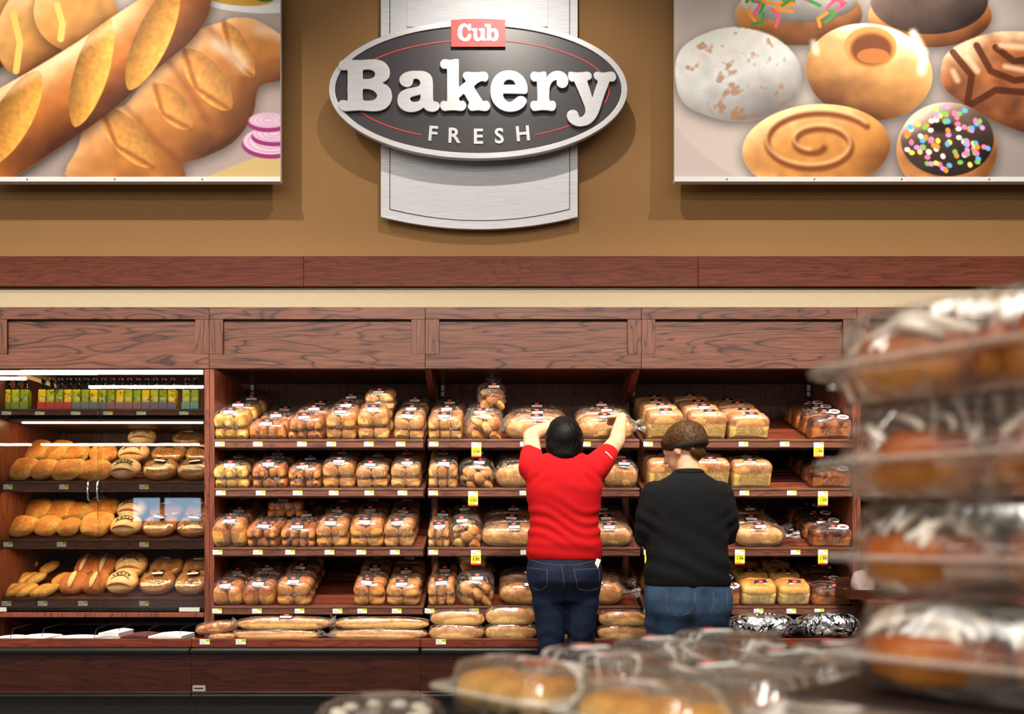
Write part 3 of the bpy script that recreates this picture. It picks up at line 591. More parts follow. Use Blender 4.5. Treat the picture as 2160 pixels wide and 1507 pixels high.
for a, b, yy, hp in ((x0, xm+.01, .012, 190), (xm-.01, x1, .0, 212)):
    d = obj('glass_door', MB().box((a-ox+.002, yy, zg0), (b-ox-.002, yy+.006, WZ(780))), PANE, c0)
    obj('door_rail', MB().bbox((a-ox+.002, yy-.004, WZ(791)), ((b if yy == 0 else WX(206))-ox-.002, yy-.0005, WZ(781)), .001), plain('rail_grey', (196, 192, 184), .4, 0), d)
    hx = WX(hp)-ox; za, zb_ = WZ(1016), WZ(1056)
    obj('door_handle', MB().tube([(hx, yy-.001, za), (hx, yy-.028, za), (hx, yy-.034, za-.012), (hx, yy-.034, zb_+.012), (hx, yy-.028, zb_), (hx, yy-.001, zb_)], .0065, 10), CHROME, d)
# ---------------------------------------------------------------- breads: materials
GOLD = crust('golden_crust', (228, 156, 78), (240, 200, 124), (194, 112, 48))
PALE = crust('pale_crust', (234, 184, 90), (244, 216, 134), (210, 146, 62))
BROWN = crust('brown_crust', (204, 124, 62), (226, 174, 104), (164, 88, 40))
TOAST = crust('toasted_crust', (228, 166, 96), (240, 202, 132), (198, 122, 60), nscale=6)
PANT = crust('pan_crust_top', (224, 164, 102), (224, 164, 102), (200, 130, 72), nscale=6)
PANS = crust('pan_crust_side', (230, 186, 98), (236, 196, 112), (210, 154, 72), nscale=12)
YELT = crust('yellow_crust', (216, 158, 76), (232, 202, 128), (198, 130, 58), nscale=7, zsplit=(.3, .9))
RAIS = crust('raisin_crust', (178, 104, 56), (206, 132, 74), (66, 36, 26), nscale=26, zsplit=(.1, .5), contrast=2.2)
CIAB = crust('ciabatta_crust', (238, 184, 100), (248, 222, 156), (206, 130, 60), nscale=16, contrast=2.4, bump=.6)
YROLL = crust('torpedo_crust', (236, 190, 106), (244, 214, 144), (212, 152, 74), nscale=9)
FLOUR = crust('floured_crust', (216, 178, 128), (196, 130, 74), (232, 212, 180), nscale=10, zsplit=(.2, .7), contrast=1.7)
SPLIT = crust('split_crust', (212, 136, 80), (222, 166, 104), (170, 94, 52), nscale=8)
FOCA = crust('herb_crust', (214, 150, 72), (222, 172, 96), (170, 104, 46), nscale=14, contrast=1.3)
CRUMB = crust('crumb', (232, 196, 120), (226, 184, 108), nscale=16)
SCORE = crust('score_crust', (226, 174, 106), (214, 154, 88), nscale=14)
STENC = plain('stencil_brown', (128, 94, 62), .7, 0, .2, .3, 0, 90)
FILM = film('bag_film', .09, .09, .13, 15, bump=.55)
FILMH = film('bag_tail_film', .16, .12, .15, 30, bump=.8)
HERB = plain('herb_green', (98, 92, 44), .8)
# ---------------------------------------------------------------- breads: shared meshes
def sticker_mesh():
    mb = MB(); w_, h_ = .034, .026
    def strip(x0, x1, y0, y1, z, mi):
        mb.box((x0, y0, z-.0004), (x1, y1, z), mi)
    strip(-w_, w_, -h_, h_, 0, 0); strip(-w_+.003, w_-.003, -h_+.003, -.002, .0006, 1); strip(-.013, .013, .0035, .02, .0006, 2)
    strip(-.007, .007, .009, .0145, .0010, 3)
    return mb.mesh('sticker', [INK, WHITE, REDP, plain('pink_print', (240, 150, 140), .6)])
STICK = sticker_mesh()
def oval_mesh():
    mb = MB(); mb.rings([[Vector((.034*math.cos(2*PI*k/20), .022*math.sin(2*PI*k/20), h)) for k in range(20)] for h in (0, .0006)], 0)
    mb.rings([[Vector((.022*math.cos(2*PI*k/12), .008*math.sin(2*PI*k/12), h)) for k in range(12)] for h in (.0007, .001)], 1)
    return mb.mesh('oval_sticker', [WHITE, plain('maroon_print', (120, 50, 50), .6)])
OVAL = oval_mesh()
def tail_mesh(seed):
    rg = random.Random(seed); mb = MB(); rings = []; n = 18
    for j, (r, x) in enumerate(((.05, -.02), (.022, .01), (.008, .026), (.016, .04), (.032, .06), (.044, .085))):
        rings.append([Vector((x+rg.uniform(-.006, .006)*(j > 3), (r*(1+.45*math.sin(5*2*PI*k/n+j)+rg.uniform(-.2, .2)))*math.cos(2*PI*k/n), .6*(r*(1+.45*math.cos(4*2*PI*k/n)+rg.uniform(-.2, .2)))*math.sin(2*PI*k/n))) for k in range(n)])
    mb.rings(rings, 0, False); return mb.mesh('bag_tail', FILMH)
TAILS = [tail_mesh(k) for k in range(4)]
_bag = {}
def bag_mesh(w_, d_, h_, e=.45, seed=0):
    w_, d_, h_ = (math.floor(q*200)/200 for q in (w_, d_, h_)); key = (w_, d_, h_, e, seed % 3)
    if key not in _bag:
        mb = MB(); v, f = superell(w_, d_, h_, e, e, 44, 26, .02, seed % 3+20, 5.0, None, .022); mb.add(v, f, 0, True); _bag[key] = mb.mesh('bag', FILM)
    return _bag[key]
_bun = {}
def bun_mesh(w_, d_, h_, mat, kind='bun', seed=0):
    key = (round(w_, 3), round(d_, 3), round(h_, 3), mat.name, kind, seed)
    if key not in _bun:
        e = {'bun': (.8, .75), 'log': (.75, .6), 'round': (.9, 1)}[kind]
        _bun[key] = super_mesh('roll', mat, w_, d_, h_, e[0], e[1], 14, 9, .05, seed, 2.2, .72)
    return _bun[key]
def loaf_mesh(L, wd, h, mat, seed=0, scores=3, e=(.85, .8)):
    """long loaf along x with diagonal scores cut into the crust"""
    key = (round(L, 2), round(wd, 2), round(h, 2), mat.name, seed, scores, e)
    if key not in _bun:
        v, f = superell(L, wd, h, e[0], e[1], 48, 20, .04, seed+5, 2.0, .7)
        mi = []; out = []
        for p in v:
            if scores and p.z > h*.45:
                t = (p.x/L+.5)*scores+p.y/wd*.5; q = abs((t % 1)-.5)
                if abs(p.x) < L*.44: p = Vector((p.x, p.y, p.z-h*.1*max(0, 1-q/.14)))
            out.append(p)
        mb = MB(); mb.add(out, f, 0, True)
        for k, q in enumerate(f):
            c = sum((out[i] for i in q), Vector())/4
            t = (c.x/L+.5)*scores+c.y/wd*.5
            if scores and c.z > h*.5 and abs((t % 1)-.5) < .1 and abs(c.x) < L*.42: mb.mi[k] = 1
        _bun[key] = mb.mesh('loaf', [mat, SCORE])
    return _bun[key]
def pan_mesh(L, wd, h, mt, ms, seed=0):
    """tin loaf: straight sides, overhanging domed top"""
    key = ('pan', round(L, 2), round(wd, 2), round(h, 2), mt.name, seed)
    if key not in _bun:
        rings = []; n = 32
        prof = ((.86, 0), (.95, .03), (.965, .2), (.97, .45), (.975, .56), (.955, .6), (1.0, .66), (1.0, .76), (.95, .88), (.8, .965), (.5, 1.0), (.12, 1.0))
        for j, (k_, z) in enumerate(prof):
            e = .3 if z < .62 else .45
            r = []
            for i in range(n):
                u = 2*PI*i/n; x, y = sgnpow(math.cos(u), e), sgnpow(math.sin(u), e)
                wob = 1+.02*math.sin(3*u+seed)*(z > .6)
                r.append(Vector((x*L/2*(k_ if k_ > .8 else k_*1.05)*wob, y*wd/2*k_*wob, h*z+(.004*math.sin(4*u+seed) if z > .8 else 0))))
            rings.append(r)
        mb = MB(); mb.rings(rings, 0)
        for q, fc in enumerate(mb.f):
            z = sum(mb.v[i][2] for i in fc)/len(fc)
            mb.mi[q] = 1 if z < h*.6 else 0
        _bun[key] = mb.mesh('loaf', [mt, ms])
    return _bun[key]
# ---------------------------------------------------------------- placing on tilted shelves
CASE_NAME = {0: 'glass-door case', 1: 'first open case', 2: 'middle open case', 3: 'right open case'}
SHELF_NAME = ['top shelf', 'second shelf', 'third shelf', 'fourth shelf']
ROWN = ['front', 'second row', 'third row', 'fourth row', 'rearmost row']
ORD = ['first', 'second', 'third', 'fourth', 'fifth', 'sixth', 'seventh', 'eighth', 'ninth', 'tenth']
def shelf_frame(s, px, along, lips=LIPS, D=None):
    zt, zb, yl = lips[s]; D = D or D0+yl+.04
    return Vector((WX(px, D), yl+.038+along*math.cos(TILT)-.012*math.sin(TILT), zt-.018+.012*math.cos(TILT)+along*math.sin(TILT)))
def sticker(root, x, y, z, tilt=.55, rz=0.0, s=1.0):
    o = put('sticker', STICK, root, (x, y, z), (tilt, 0, rz), (s, s, s)); return o
SPEC = {  # kind: adjective phrase, columns, layers, deep, mat, bun type
 'din': ('bagged small dinner rolls', 3, 2, 2, PALE, 'bun'), 'hot': ('bagged brown finger rolls', 4, 2, 1, BROWN, 'log'), 'flat': ('bagged low brown rolls', 4, 1, 2, BROWN, 'log'),
 'ham': ('bagged large golden buns', 2, 2, 2, GOLD, 'bun'), 'hamb': ('bagged large toasted buns', 2, 2, 2, TOAST, 'bun'), 'six': ('bagged square toasted rolls', 3, 2, 2, TOAST, 'bun'),
 'brat': ('bagged long split rolls', 2, 1, 1, GOLD, 'log'), 'rnd': ('bagged shiny brown buns', 2, 1, 3, BROWN, 'round')}
def roll_pack(kind, s, px0, px1, ytop, row, label, lips=LIPS, lift=0.0, pitch=.195, skew=0, seed=0):
    name, nx, nz, ny, mat, bt = SPEC[kind]
    zt, zb, yl = lips[s]; D = D0+yl+.05; k = D/F
    W_ = (px1-px0)*k*.99; Hh = max(.05, (HY+(CH-(zt-.012))*F/D-ytop)*k*.97)
    L_ = pitch*.97
    p = shelf_frame(s, (px0+px1)/2, row*pitch+L_/2, lips, D)
    p += Vector((skew*row, -math.sin(TILT)*lift, math.cos(TILT)*lift))
    rz = random.uniform(-.06, .06)
    t = thing('roll_bag', label, 'rolls', p, (TILT, random.uniform(-.03, .03), rz), 'bagged rolls and loaves on the open shelves')
    bw, bd, bh = W_/nx*1.03, L_/ny*1.02, Hh/nz*1.06
    for c in range(nx):
        for lz in range(nz):
            for q in range(ny):
                if q > 0 and row > 1: continue
                me = bun_mesh(math.floor(bw*200)/200, math.floor(bd*200)/200, math.ceil(bh*200)/200, mat, bt, (c+lz*2+q) % 3)
                put('roll', me, t, ((c-(nx-1)/2)*W_/nx*.97, (q-(ny-1)/2)*L_/ny*.97+random.uniform(-.004, .004), lz*Hh/nz*.9), (0, 0, random.uniform(-.12, .12)))
    put('bag', bag_mesh(W_*1.02, L_*1.02, Hh*1.1, .45, seed+row), t, (0, 0, -.003))
    sticker(t, random.uniform(-.01, .01), -L_*.30, Hh*1.06-.0, .5, random.uniform(-.25, .25))
    return t
def irr_pack(s, px0, px1, ytop, row, label, lips=LIPS, lift=0, pitch=.2, seed=0):
    zt, zb, yl = lips[s]; D = D0+yl+.05; k = D/F; W_ = (px1-px0)*k; Hh = (HY+(CH-(zt-.012))*F/D-ytop)*k*.97
    p = shelf_frame(s, (px0+px1)/2, row*pitch+.09, lips, D)+Vector((0, -math.sin(TILT)*lift, math.cos(TILT)*lift))
    t = thing('roll_bag', label, 'rolls', p, (TILT, 0, random.uniform(-.1, .1)), 'bagged rolls and loaves on the open shelves')
    rg = random.Random(seed); b = W_*.43; h = b*.62
    spots = [(-.26, -.3, 0, 1.2), (.24, -.32, 0, 1.0), (0, .1, 0, .2), (-.3, .3, .05, .4), (.3, .25, 0, .3), (-.22, -.2, .52, .7), (.22, -.15, .5, .9), (0, .25, .55, .3), (.02, -.28, .32, 1.1)]
    for x, y, z, tl in spots:
        put('roll', bun_mesh(round(b, 2), round(b, 2), round(h, 2), rg.choice([TOAST, GOLD]), 'round', rg.randrange(3)), t, (x*W_, y*.17, z*Hh), (tl*.9, rg.uniform(-.5, .5), rg.uniform(0, 3)))
    put('bag', bag_mesh(W_*1.1, .21, Hh*1.1, .6, seed), t, (0, 0, -.003)); put('bag_tail', TAILS[seed % 4], t, (0, .1, Hh*.7), (0, -.5, 1.57))
    sticker(t, rg.uniform(-.02, .02), -.05, Hh*1.08, .5, rg.uniform(-.3, .3)); return t
def loaf_pack(s, px0, px1, ytop, row, label, lips=LIPS, kind='loaf', lift=0, pitch=.14, tail=0, seed=0, deck=None, yaw=0, stick=True, roll=0):
    """loaf lying across the shelf in a clear bag"""
    if deck is None:
        zt, zb, yl = lips[s]; D = D0+yl+.05; k = D/F; Hh = (HY+(CH-(zt-.012))*F/D-ytop)*k*.96
        p = shelf_frame(s, (px0+px1)/2, row*pitch+pitch*.48, lips, D)+Vector((0, -math.sin(TILT)*lift, math.cos(TILT)*lift)); rx = TILT
    else:
        D, ybot = deck; k = D/F; Hh = (ybot-ytop)*k; p = Wp((px0+px1)/2, ybot, D); rx = 0
    W_ = (px1-px0)*k
    nm = {'loaf': 'loaf_bag', 'pan': 'tin_loaf_bag', 'rais': 'raisin_loaf_bag', 'yel': 'tin_loaf_bag', 'bag': 'baguette_bag', 'dkl': 'loaf_bag'}[kind]
    t = thing(nm, label, 'bread', p, (rx, roll, yaw+random.uniform(-.03, .03)), 'bagged rolls and loaves on the open shelves')
    dp = pitch*.97; e = .5
    if kind in ('loaf', 'bag', 'dkl'):
        mat = {'loaf': TOAST, 'bag': TOAST, 'dkl': BROWN}[kind]
        me = loaf_mesh(W_, dp, Hh, mat, seed % 3, 4 if kind == 'bag' else 3, (.85, .75) if kind != 'bag' else (.9, .6)); e = .65
    elif kind == 'pan': me = pan_mesh(W_, dp, Hh, PANT, PANS, seed % 3)
    elif kind == 'yel': me = pan_mesh(W_, dp, Hh, YELT, YELT, seed % 3)
    else: me = pan_mesh(W_, dp, Hh, RAIS, RAIS, seed % 3)
    put('loaf', me, t)
    put('bag', bag_mesh(W_*1.02, dp*1.02, Hh*1.06, e if kind != 'pan' else .38, seed), t, (0, 0, -.003))
    if tail: put('bag_tail', TAILS[seed % 4], t, (tail*W_*.52, 0, Hh*.45), (0, .1, 0 if tail > 0 else PI))
    if stick:
        sticker(t, random.uniform(-.015, .015), -dp*.22, Hh*1.035 if kind != 'bag' else Hh*1.0, .42, random.uniform(-.2, .2))
        if kind == 'rais': put('oval_sticker', OVAL, t, (W_*.27, -dp*.2, Hh*1.05), (.4, 0, .1))
    return t
def lab(desc, row, s, case, nth=None, extra=None):
    w_ = f"{desc}, {ROWN[row]}, {SHELF_NAME[s]} of {CASE_NAME[case]}"
    if extra: w_ += f", {extra}"
    elif nth is not None: w_ += f", {ORD[nth]} from left"
    return w_
# (kind, px0, px1, front top y, rows, options)
OPEN = {
 (0, 1): [('din', 453, 524, 873, 3), ('flat', 527, 605, 897, 3), ('hot', 611, 685, 884, 3), ('ham', 687, 752, 873, 3), ('hamb', 754, 820, 867, 3), ('hamb', 829, 894, 881, 3)],
 (1, 1): [('din', 451, 525, 984, 3), ('hot', 533, 606, 982, 3), ('hot', 610, 680, 988, 3), ('ham', 681, 750, 977, 3), ('hamb', 752, 819, 984, 3), ('hamb', 824, 887, 980, 3)],
 (2, 1): [('brat', 449, 519, 1101, 3), ('hot', 522, 590, 1112, 3), ('hot', 593, 664, 1114, 3), ('ham', 667, 735, 1105, 3), ('ham', 738, 808, 1103, 3), ('hamb', 811, 875, 1105, 3)],
 (3, 1): [('brat', 447, 510, 1237, 3), ('rnd', 513, 580, 1233, 3), ('ham', 584, 657, 1228, 3), ('ham', 746, 812, 1230, 3), ('hamb', 815, 886, 1234, 3)],
 (0, 2): [('six', 903, 977, 882, 3), ('irr', 981, 1058, 875, 2), ('loaf', 1066, 1200, 884, 3), ('loaf', 1220, 1337, 882, 3)],
 (1, 2): [('six', 902, 966, 981, 3), ('irr', 970, 1040, 980, 2), ('loaf', 1044, 1182, 978, 3), ('loaf', 1276, 1346, 980, 2)],
 (2, 2): [('six', 903, 949, 1113, 2), ('irr', 951, 1014, 1102, 2), ('loaf', 1015, 1150, 1113, 3), ('loaf', 1230, 1334, 1113, 3)],
 (3, 2): [('six', 903, 962, 1231, 2), ('irr', 965, 1040, 1222, 2), ('loaf', 1053, 1180, 1233, 2), ('loaf', 1210, 1316, 1229, 2)],
 (0, 3): [('pan', 1363, 1440, 872, 4), ('pan', 1450, 1530, 874, 4), ('pan', 1534, 1621, 880, 4), ('rais', 1709, 1794, 886, 4)],
 (1, 3): [('pan', 1364, 1448, 973, 3), ('pan', 1453, 1537, 973, 3), ('pan', 1541, 1626, 977, 3), ('rais', 1711, 1794, 994, 4)],
 (2, 3): [('dkl', 1362, 1450, 1108, 2), ('loaf', 1552, 1655, 1112, 3), ('rais', 1711, 1794, 1117, 4)],
 (3, 3): [('dkl', 1362, 1425, 1236, 2), ('rais', 1500, 1560, 1240, 2), ('yel', 1563, 1637, 1235, 3), ('yel', 1640, 1707, 1235, 3), ('rais', 1713, 1794, 1242, 3)]}
LOAFN = {'loaf': 'bagged long crusty loaf', 'pan': 'bagged tin sandwich loaf', 'rais': 'bagged dark raisin loaf', 'yel': 'bagged yellow-topped loaf', 'dkl': 'bagged brown crusty loaf', 'irr': 'bagged loose round rolls'}
sd = 0
for (s, case), cols in OPEN.items():
    for n, (kind, a, b, yt, rows) in enumerate(cols):
        for r in range(rows):
            sd += 1; yj = yt+random.uniform(-3, 3)*(r > 0)
            if kind in SPEC: roll_pack(kind, s, a, b, yj, r, lab(SPEC[kind][0], r, s, case, n), seed=sd)
            elif kind == 'irr': irr_pack(s, a, b, yt, r, lab(LOAFN[kind], r, s, case, n), seed=sd)
            else:
                tl = {(0, 1066): -1, (0, 1220): 1, (2, 1552): 1, (3, 1210): 1, (1, 1044): -1}.get((s, a), 0)
                loaf_pack(s, a, b, yj, r, lab(LOAFN[kind], r, s, case, n), kind=kind, pitch={'pan': .145, 'rais': .135, 'yel': .17}.get(kind, .15), tail=tl if r < 2 else 0, seed=sd)
# packs lying on top of others
roll_pack('hamb', 0, 762, 826, 895, 1, 'bagged toasted buns perched on the pile, top shelf of first open case', lift=.135, seed=3)
irr_pack(0, 1006, 1066, 890, 1, 'bagged round rolls perched on the pile left of the woman in red, top shelf', lift=.15, seed=8)
roll_pack('hot', 2, 548, 626, 1122, 1, 'bagged finger rolls lying on top of others, third shelf of first open case', lift=.115, seed=4)
irr_pack(3, 962, 1026, 1240, 1, 'bagged round rolls perched on the pile, fourth shelf of middle open case', lift=.15, seed=9)
# loaves on the deck
DK = D0+BASEY+.12
def deck(name_, a, b, yt, yb, label, kind='loaf', tail=0, seed=0, d=DK, yaw=0, stick=True, roll=0):
    loaf_pack(0, a, b, yt, 0, label, kind=kind, deck=(d, yb), pitch=.115 if kind != 'bag' else .1, tail=tail, seed=seed, yaw=yaw, stick=stick, roll=roll)
deck('', 440, 503, 1331, 1349, 'bagged brown loaf lying under another at left end of deck', 'dkl', 0, 1, stick=False)
deck('', 416, 498, 1309, 1336, 'bagged brown loaf at left end of deck, uppermost', 'dkl', 1, 2, stick=False, roll=-.12)
deck('', 488, 676, 1325, 1349, 'long bagged baguette with label, lower left one on the deck', 'bag', 1, 3)
deck('', 503, 700, 1299, 1328, 'long bagged baguette resting on another, upper left on the deck', 'bag', 1, 4)
deck('', 694, 902, 1323, 1349, 'long bagged baguette with label, lower right one on the deck', 'bag', 0, 5)
deck('', 706, 904, 1301, 1327, 'long bagged baguette resting on another, upper right on the deck', 'bag', -1, 6, stick=False)
for k, (a, b, y1, y2, y3, d_) in enumerate(((905, 1022, 1285, 1317, 1349, 'beside the baguettes'), (1022, 1132, 1277, 1315, 1349, 'left of the woman in red'), (1136, 1254, 1286, 1317, 1349, 'behind the legs of the woman in red'), (1260, 1366, 1286, 1318, 1349, 'between the two people'))):
    deck('', a, b, y2-3, y3, f'plump bagged loaf lying beneath another, deck {d_}', 'loaf', 0, k+7, stick=False)
    deck('', a+2, b, y1, y2+2, f'plump bagged loaf lying upon another, deck {d_}', 'loaf', 0, k+9, stick=False)
# foil garlic loaves
g = N('foil'); b = g.bsdf(None, .22, .95, .5); v = g.coords(); n = g.noise(v, 15, 4, .6, 1.5); n2 = g.noise(v, 9, 2, .5, 2.5)
g.l(g.ramp(n2, [(.50, srgb(215, 215, 220)), (.53, srgb(20, 20, 22)), (.58, srgb(20, 20, 22)), (.61, srgb(210, 210, 216))]), b.inputs['Base Color']); g.l(g.bump(n, 1, .02), b.inputs['Normal']); FOIL = g.m
GOLDP = plain('cream_print', (220, 210, 160), .5)
for a, b, dsc in ((1538, 1680, 'crinkled black and silver foil bread bag on the deck beside the black sweater'), (1676, 1812, 'crinkled black and silver foil bread bag at the right end of the deck')):
    D = DK+.0; k = D/F; t = thing('foil_bread_bag', dsc, 'bread bag', Wp((a+b)/2, 1349, D), (0, 0, 0), 'foil bread bags on the deck')
    put('pouch', super_mesh('pouch', FOIL, (b-a)*k, .2, 55*k, .8, .7, 40, 20, .09, a, 7.0), t)
    mb = MB(); L = (b-a)*k
    for q in range(26):
        u0 = -.42+q*.032; z = 55*k*(1-(u0/.5)**2*.55)
        mb.box((u0*L, -.045, z-.001), (u0*L+.008, -.03+.012*math.sin(q*1.7), z+.003), q % 2)
    obj('printed_band', mb, [INK, GOLDP], t)
    sticker(t, -L*.36, -.05, 42*k, .6, .5)
# ---------------------------------------------------------------- glass-door case contents
L0 = LIPS0
BOT = {}
def bottle_meshes():
    h = .118; mb = MB()
    v, f = superell(.045, .045, h, .18, .3, 20, 8); mb.add(v, f, 0, True)
    BOT['neck'] = MB().rings(lathe([(.021, h-.003), (.014, h+.012), (.0105, h+.022), (.0105, h+.045)], 14)).mesh('neck', plain('dark_green_glass', (24, 30, 16), .12))
    BOT['cap'] = MB().rings(lathe([(.0125, h+.04), (.0125, h+.062), (.011, h+.064)], 14)).mesh('cap', INK)
    BOT['h'] = h; return mb
bm_ = bottle_meshes()
def oilmat(name, rgb):
    g = N(name); b = g.bsdf(None, .12, 0, .6); v = g.coords(); n = g.noise(v, 26, 3, .6, 1.2); c = srgb(*rgb)
    g.l(g.ramp(n, [(.36, tuple(q*.25 for q in c[:3])+(1,)), (.46, c)]), b.inputs['Base Color']); return g.m
OILS = [bm_.mesh('bottle_glass', oilmat(f'oil_{k}', c)) for k, c in enumerate(((214, 176, 26), (170, 168, 34), (140, 146, 34)))]
labc = {'green': (126, 140, 40), 'red': (186, 48, 44), 'slate grey': (110, 112, 108), 'dusty pink': (150, 96, 90), 'mauve': (120, 98, 112), 'teal': (112, 150, 140)}
LBM = {k: MB().bbox((-.0235, -.0245, .004), (.0235, -.022, .044), .001).mesh('bottle_label', plain('label_'+k.replace(' ', '_'), c, .6)) for k, c in labc.items()}
order = [('green', 18+18.5*k) for k in range(3)]+[(c, 92+18.2*(4*j+k)) for j, c in enumerate(('red', 'slate grey', 'dusty pink', 'mauve')) for k in range(4)]+[('teal', 395+18.2*k) for k in range(2)]
cnt = {}
zt, zb, yl = L0[0]
for q, (c, px) in enumerate(order):
    D = D0+yl+.055; cnt[c] = cnt.get(c, 0)+1
    t = thing('oil_bottle', f'square bottle of infused oil with {c} label, {ORD[cnt[c]-1]} of its colour from left', 'bottle', (WX(px, D), D-D0, zt), group='infused oil bottles on the top shelf')
    put('bottle_glass', OILS[(q*7) % 3], t); put('cap', BOT['cap'], t); put('neck', BOT['neck'], t); put('bottle_label', LBM[c], t)
# bare loaves
def bare(kind, px0, px1, ytop, ybot, s, row, label, lean=.75, yaw=0, name='crusty_loaf', cat='bread', pitch=.17, seed=0, grp='unwrapped breads in the glass-door case'):
    """loaf leaning back on the tilted shelf of the glass case, its face towards the viewer"""
    zt, zb, yl = L0[s]; along = .055+row*pitch; D = D0+yl+.03+along*math.cos(TILT); k = D/F
    W_, Hh = (px1-px0)*k, (ybot-ytop)*k
    p = Vector((WX((px0+px1)/2, D), D-D0, zt-.012+along*math.sin(TILT) if row == 0 else WZ(ybot, D)))
    t = thing(name, label, cat, p, (lean, 0, yaw), grp)
    Lg = Hh*1.17                          # length along the lean (local y after rotation)
    th = {'ciab': .075, 'boule': .075, 'foca': .06, 'split': .07}[kind]
    def body(mat, e1, e2, nz): 
        mb = MB(); v, f = superell(W_, Lg, th, e1, e2, 32, 16, nz, seed, 2.4, .8); mb.add([q+Vector((0, Lg*.5, -.01)) for q in v], f, 0, True); return mb
    if kind == 'ciab':
        put('loaf', body(CIAB, .8, .7, .13).mesh('loaf', CIAB), t)
    elif kind == 'split':
        put('loaf', body(SPLIT, .85, .85, .05).mesh('loaf', SPLIT), t)
        mb = MB(); v, f = superell(W_*.2, Lg*.82, .012, .8, .9, 20, 8, .1, seed); mb.add([q+Vector((0, Lg*.5, th-.016-.9*abs(q.y/Lg)**2*th)) for q in v], f, 0, True); obj('flour_band', mb, plain('flour', (228, 192, 150), .8, 0, .2, .2, 0, 80), t)
    elif kind == 'boule':
        put('loaf', body(FLOUR, .85, .95, .03).mesh('loaf', FLOUR), t)
        mb = MB(); surf = lambda x, y: th*(.5+.5*max(0, 1-(2*x/W_)**2-(2*(y-Lg*.5)/Lg)**2)**.42)-.0105
        def dab(x, y, ww, hh):
            z = surf(x, y); mb.box((x-ww/2, y-hh/2, z-.008), (x+ww/2, y+hh/2, z+.0012))
        arch = lambda u: Lg*(.72-.16*u*u)
        for q in range(15):              # arched stencil frame with a worn word inside
            u = (q-7)/7.5; x = u*W_*.29
            dab(x, arch(u)+.095*Lg, W_*.034, Lg*.018); dab(x, arch(u)-.075*Lg, W_*.034, Lg*.018)
        rg = random.Random(seed)
        for q in range(5):
            u = (q-2)/2.6; x = u*W_*.29; y = arch(u)
            for _ in range(3): dab(x+rg.uniform(-.03, .03)*W_, y+rg.uniform(-.03, .03)*Lg, W_*rg.uniform(.014, .05), Lg*rg.uniform(.018, .085))
        obj('stencil', mb, STENC, t)
        mb = MB(); v, f = superell(W_*.74, Lg*.09, .014, .8, .9, 30, 8, .08, seed); mb.add([q+Vector((0, Lg*.30-.42*Lg*(q.x/W_)**2, surf(q.x, Lg*.3-.42*Lg*(q.x/W_)**2)-.010)) for q in v], f, 0, True); obj('score', mb, SPLIT, t)
    else:
        put('loaf', body(FOCA, .7, .95, .03).mesh('loaf', FOCA), t)
        mb = MB(); rg = random.Random(seed)
        for q in range(24):
            a, r = rg.uniform(0, 6.28), rg.uniform(.1, .38); x, y = W_*r*math.cos(a), Lg*(.5+r*math.sin(a)); z = th*(.5+.5*max(0, 1-(2*x/W_)**2-(2*(y-Lg*.5)/Lg)**2)**.35)-.0115
            mb.box((x-.0032, y-.002, z-.002), (x+.0032, y+.002, z+.0012))
        obj('herb_flecks', mb, HERB, t)['kind'] = 'stuff'
        v, f = superell(W_*1.05, Lg*1.05, th*1.15, .6, .9, 30, 16, .03, seed, 5); mb = MB().add([q+Vector((0, Lg*.5, -.014)) for q in v], f, 0, True); obj('bag', mb, FILM, t)
        put('sticker', STICK, t, (0, Lg*.72, th*1.1-.008), (-.3, 0, random.uniform(-.3, .3)))
    return t
G = [(1, [('ciab', 5, 68, 967), ('ciab', 56, 112, 967), ('ciab', 97, 170, 970), ('ciab', 157, 230, 970), ('boule', 228, 293, 971), ('foca', 296, 367, 961), ('foca', 370, 440, 963)],
         [('ciab', 42, 95, 925), ('ciab', 87, 138, 925), ('ciab', 121, 183, 938), ('ciab', 188, 244, 938), ('boule', 246, 311, 938), ('foca', 315, 386, 928), ('foca', 388, 452, 932)], [('boule', 268, 328, 908), ('foca', 362, 427, 906)], 1016),
     (2, [('ciab', 8, 70, 1089), ('ciab', 66, 117, 1091), ('ciab', 114, 165, 1098), ('ciab', 166, 230, 1083), ('boule', 230, 295, 1091), ('foca', 295, 366, 1083), ('foca', 370, 440, 1085)],
         [('ciab', 36, 100, 1052), ('ciab', 86, 150, 1052), ('ciab', 134, 178, 1062), ('ciab', 176, 239, 1046), ('boule', 242, 304, 1054), ('foca', 311, 380, 1054), ('foca', 384, 448, 1052)], [], 1137),
     (3, [('split', 120, 178, 1208), ('split', 166, 222, 1210), ('boule', 219, 287, 1209), ('foca', 288, 361, 1201), ('foca', 363, 436, 1202)],
         [('split', 149, 195, 1166), ('split', 190, 238, 1166), ('boule', 240, 306, 1169), ('foca', 308, 377, 1166), ('foca', 381, 448, 1170)], [], 1259)]
KN = {'ciab': ('crusty_loaf', 'golden rough-crusted bare loaf'), 'boule': ('stencilled_round_loaf', 'floury round loaf with stencilled crust'), 'foca': ('herb_round_loaf', 'bagged flat round herb loaf'), 'split': ('split_roll', 'reddish split roll with flour band')}
